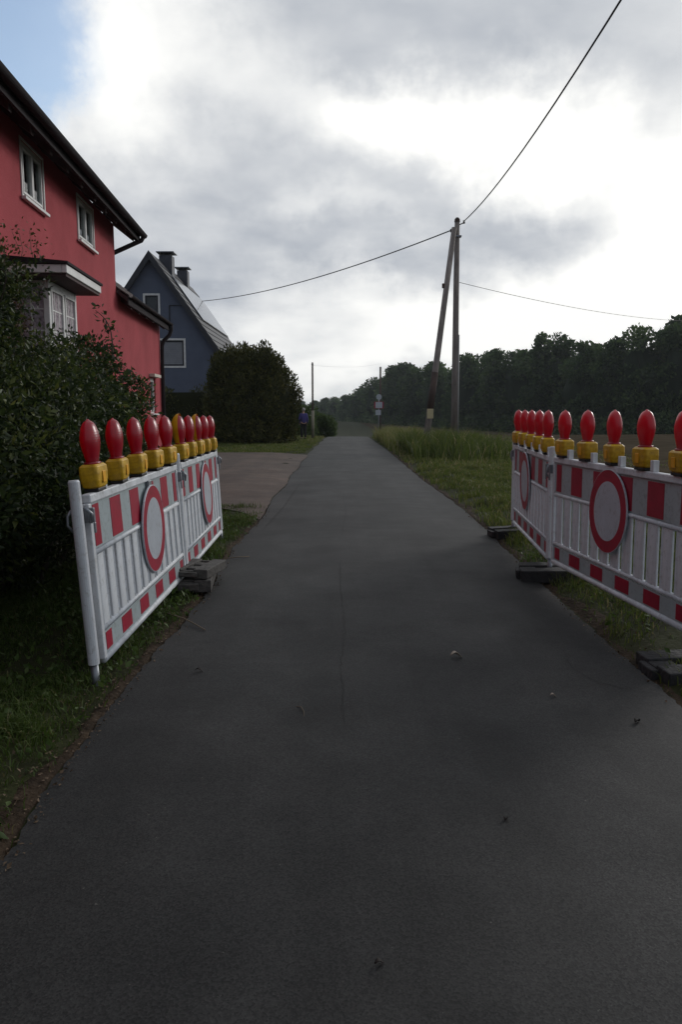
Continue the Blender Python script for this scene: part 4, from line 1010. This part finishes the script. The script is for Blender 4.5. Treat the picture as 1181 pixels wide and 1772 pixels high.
# foot blocks
def block(loc, rz, m, label, L_=.78, W_=.38, H_=.10):
    g = MB(); h = H_
    g.box(-L_ / 2, L_ / 2, -W_ / 2, -.05, 0, h); g.box(-L_ / 2, L_ / 2, .05, W_ / 2, 0, h)
    for a, b_ in ((-L_ / 2, -.27), (-.17, -.04), (.04, .17), (.27, L_ / 2)): g.box(a, b_, -.0498, .0498, .012, h - .012)
    g.box(-L_ / 2 - .04, -L_ / 2 + .0005, -.09, .09, .02, h - .02); g.box(L_ / 2 - .0005, L_ / 2 + .04, -.09, .09, .02, h - .02)
    o = g.build('foot_block', m, bevel=.008); o.location = loc; o.rotation_euler = rz; tag(o, label, 'foot block', 'foot blocks of the barriers'); return o
block((-1.30, 6.55, .01), (0, R(2), R(96)), M['rubber'], 'grey brown slotted foot block under the middle post of the left barrier, lower of two')
block((-1.24, 6.52, .115), (R(1), R(3), R(84)), M['rubber'], 'grey brown slotted foot block stacked on top of another at the left barrier', L_=.62, W_=.34, H_=.08)
block((2.10, 9.15, .01), (0, R(-2), R(8)), M['rubber_shaded'], 'backlit-toned foot block under the far end of the right barrier', L_=.55)
block((2.04, 6.80, .005), (0, R(-2), R(-10)), M['rubber_shaded'], 'backlit-toned foot block under the middle post of the right barrier', L_=.82, W_=.42, H_=.11)
block((2.22, 4.34, -.045), (0, R(-1), R(4)), M['rubber_shaded'], 'backlit-toned foot block under the near end of the right barrier', L_=.82, W_=.42, H_=.11)

# ------------------------------------------------------------------ grass
def vz(x, y): return np.array([gz(a, b) for a, b in zip(x, y)])
def grass(name, n, sampler, h, w, tint, m, lean=.5, label='', dens=None):
    x, y = sampler(n)
    d = np.array([mnoise.noise((a * 1.7, b * 1.7, 8)) + .5 * mnoise.noise((a * 6, b * 6, 2)) for a, b in zip(x, y)])
    le = np.array([ledge(b) for b in y]); re = np.array([redge(b) for b in y])
    edge = np.where(x < 0, le - x, x - re)
    keep = (edge > .015 + .09 * RNG.random(len(x)) ** 2) & ((RNG.random(len(x)) < np.clip(.55 + d * 1.3, .08, 1)) | (edge > .8)) & (RNG.random(len(x)) < np.clip(edge / .30, .12, 1))
    x, y, d = x[keep], y[keep], d[keep]
    hh = RNG.uniform(h[0], h[1], len(x)) * np.clip(1 + d * .9, .45, 1.8)
    t = np.clip(RNG.normal(tint, .2, len(x)) + d * .25, 0, 1); t = np.where(RNG.random(len(x)) < .04, 1, t * .85)
    V, F, T = blades(x, y, vz(x, y) - .005, hh, RNG.uniform(w[0], w[1], len(x)), t, lean)
    return V, F, T
box_s = lambda x0, x1, y0, y1: (lambda n: (RNG.uniform(x0, x1, n), RNG.uniform(y0, y1, n)))
def near_s(x0, x1, y0, y1, p=1.6):   # denser towards the viewer
    return lambda n: (RNG.uniform(x0, x1, n), y0 + (y1 - y0) * RNG.random(n) ** p)
V, F, T = cat_([grass('g', 130000, near_s(-3.4, -1.15, 1.8, 7.5), (.03, .085), (.003, .008), .42, M['grass'], 1.1),
                grass('g', 26000, box_s(-2.6, -1.15, 6.8, 11.9), (.05, .13), (.004, .009), .5, M['grass'], .8)])
tag(link('verge_grass', np_mesh('verge_grass', V, F, M['grass'], T)), 'short uneven grass on the left verge under the barrier', 'grass', kind='stuff')
V, F, T = cat_([grass('g', 46000, near_s(1.7, 4.0, 2.5, 9.5, 1.2), (.04, .11), (.004, .008), .45, M['grass2'], .9),
                grass('g', 60000, box_s(1.8, 7.0, 8.5, 20), (.05, .14), (.008, .016), .5, M['grass2'], .8)])
tag(link('verge_grass', np_mesh('verge_grass', V, F, M['grass2'], T)), 'green grass on the right verge behind the barrier', 'grass', kind='stuff')
V, F, T = cat_([grass('g', 50000, box_s(1.8, 9.0, 18, 46), (.06, .17), (.018, .035), .62, M['grass2'], .8),
                grass('g', 22000, lambda n: (3.7 + RNG.normal(0, .85, n).clip(-1.4, 3), 27.5 + RNG.normal(0, 2.0, n)), (.30, .78), (.012, .028), .30, M['grass2'], .6),
                grass('g', 9000, lambda n: (2.9 + RNG.normal(0, .7, n).clip(-1, 3), 36.0 + RNG.normal(0, 4, n)), (.35, .75), (.02, .04), .8, M['grass2'], .6)])
tag(link('tall_grass', np_mesh('tall_grass', V, F, M['grass2'], T)), 'tall rough grass around the foot of the utility pole', 'grass', kind='stuff')
V, F, T = cat_([grass('g', 26000, box_s(-9, -1.0, 27.6, 36.5), (.05, .12), (.014, .03), .5, M['grass2'], .8), grass('g', 9000, box_s(-6, -.9, 36, 46), (.06, .16), (.02, .035), .6, M['grass2'], .8)])
tag(link('lawn_grass', np_mesh('lawn_grass', V, F, M['grass2'], T)), 'short grass strip in front of the conifer bush', 'grass', kind='stuff')
# weeds with broad leaves at the verge edge
P = []
for (x0, y0, n, s) in [(-1.28, 9.2, 120, .18), (-1.3, 5.4, 130, .16), (-1.45, 5.9, 90, .15), (-1.5, 10.2, 160, .25), (-1.9, 4.2, 90, .3), (2.0, 7.6, 110, .15), (2.2, 5.4, 140, .3), (-1.35, 7.6, 120, .2), (-1.9, 3.0, 110, .4)]:
    for i in range(n): P.append((x0 + random.gauss(0, s), y0 + random.gauss(0, s * 1.6), .02 + abs(random.gauss(0, .035))))
for i in range(2600):
    y = 2 + 5 * random.random() ** 1.3; x = ledge(y) - .06 - 1.6 * random.random()
    if mnoise.noise((x * 2.3, y * 2.3, 5)) > -.02: P.append((x, y, .035 + abs(random.gauss(0, .02))))
P = np.array([p for p in P if not (ledge(p[1]) - .02 < p[0] < redge(p[1]) + .02)])
V, F, T = leaves(P, RNG.uniform(.025, .06, len(P)), RNG.uniform(.2, .9, len(P)), .6, .5)
tag(link('weeds', np_mesh('weeds', V, F, M['bushgreen'], T)), 'small broad-leaved weeds along the road edges', 'weeds', kind='stuff')
# leaf litter and grit along the edges
P = []
for i in range(3800):
    y = 1.8 + 10 * random.random() ** 1.4; s = random.random()
    x = ledge(y) - abs(random.gauss(.05, .16 if random.random() < .7 else .6)) + .05 if s < .6 else redge(y) + abs(random.gauss(.05, .16 if random.random() < .7 else .5)) - .05
    z = roadz(x, y) + .004 if ledge(y) < x < redge(y) else gz(x, y) + .012; P.append((x, y, z))
P = np.array(P); V, F, T = leaves(P, RNG.uniform(.006, .026, len(P)), RNG.random(len(P)), .6, 0, out=np.tile([0, 0, 0.], (len(P), 1)))
V[:, 2] = np.maximum(V[:, 2], np.repeat(P[:, 2], 5))
tag(link('leaf_litter', np_mesh('leaf_litter', V, F, M['deadleaf'], T)), 'brown leaf litter and grit along the road edges', 'leaf litter', kind='stuff')

# loose leaves and twigs on the road
def curled_leaf(x, y, s, m, label, rz, name='fallen_leaf'):
    g = MB(); n = 7; vs = []
    for i in range(n):
        t = i / (n - 1); w_ = s * .28 * math.sin(math.pi * (t * .92 + .05)) + .0008; zc = s * .18 * math.sin(t * 4.5) + .004 + s * .12
        vs += [((t - .5) * s, -w_, zc + w_ * .7), ((t - .5) * s, 0, zc - .0), ((t - .5) * s, w_, zc + w_ * .5)]
    fs = []
    for i in range(n - 1):
        a = i * 3; fs += [(a, a + 1, a + 4, a + 3), (a + 1, a + 2, a + 5, a + 4)]
    g.add(vs, fs); o = g.build(name, m, smooth=True); o.location = (x, y, roadz(x, y)); o.rotation_euler = (0, 0, rz)
    tag(o, label, 'leaf'); so = o.modifiers.new('s', 'SOLIDIFY'); so.thickness = .0012; return o
curled_leaf(.697, 4.486, .075, M['paleleaf'], 'pale curled fallen leaf in the middle right of the road', .2)
curled_leaf(1.112, 3.86, .034, M['paleleaf'], 'small pale fallen leaf near the right road crack', 0)
curled_leaf(1.43, 3.54, .045, M['darkleaf'], 'dark fallen leaf at the right edge of the road', .8)
curled_leaf(.103, 1.885, .028, M['darkleaf'], 'tiny dark leaf scrap nearest the viewer', .4)
curled_leaf(-.82, 4.27, .045, M['darkleaf'], 'small dark leaf on the left side of the road', 0)
curled_leaf(.60, 2.62, .03, M['darkleaf'], 'tiny dark leaf scrap on the right half of the road', 1.2)
def twig(pts, r, label):
    g = MB(); g.tube(pts, r, 6); tag(g.build('twig', M['twig'], smooth=True), label, 'twig')
twig([(-1.26, 5.42, .05), (-1.13, 5.36, .03), (-1.02, 5.24, .018), (-.93, 5.10, .02)], .0045, 'pale thin twig lying across the left road edge by the barrier')
twig([(-.23, 3.72, .022), (-.20, 3.69, .032), (-.185, 3.64, .03), (-.18, 3.58, .022)], .0022, 'thin pale curled stalk lying left of the road centre')
twig([(-1.18, 7.6, .03), (-1.05, 7.7, .03), (-.95, 7.78, .02)], .005, 'short pale twig beside the foot block of the left barrier')
twig([(-1.66, 2.9, .0), (-1.65, 2.92, .09), (-1.63, 2.9, .16)], .003, 'pale dry stalk standing in the grass near the left picture edge')

for o in list(bpy.data.objects):
    if o.type == 'EMPTY' and o.name.split('.')[0] in ('x',): bpy.data.objects.remove(o)

hb = MB(); hb.box(-950, 950, -420, 2100, -6, 22)
hm = bpy.data.materials.new('haze'); hm.use_nodes = True; hn, hl = hm.node_tree.nodes, hm.node_tree.links
hn.remove(hn['Principled BSDF']); pv = hn.new('ShaderNodeVolumePrincipled'); pv.inputs['Color'].default_value = (.86, .93, .95, 1); pv.inputs['Density'].default_value = .00027; pv.inputs['Anisotropy'].default_value = .3
hl.new(pv.outputs[0], hn['Material Output'].inputs['Volume'])
tag(hb.build('haze', hm), 'thin pale haze over the fields and the wood', 'haze', kind='stuff')
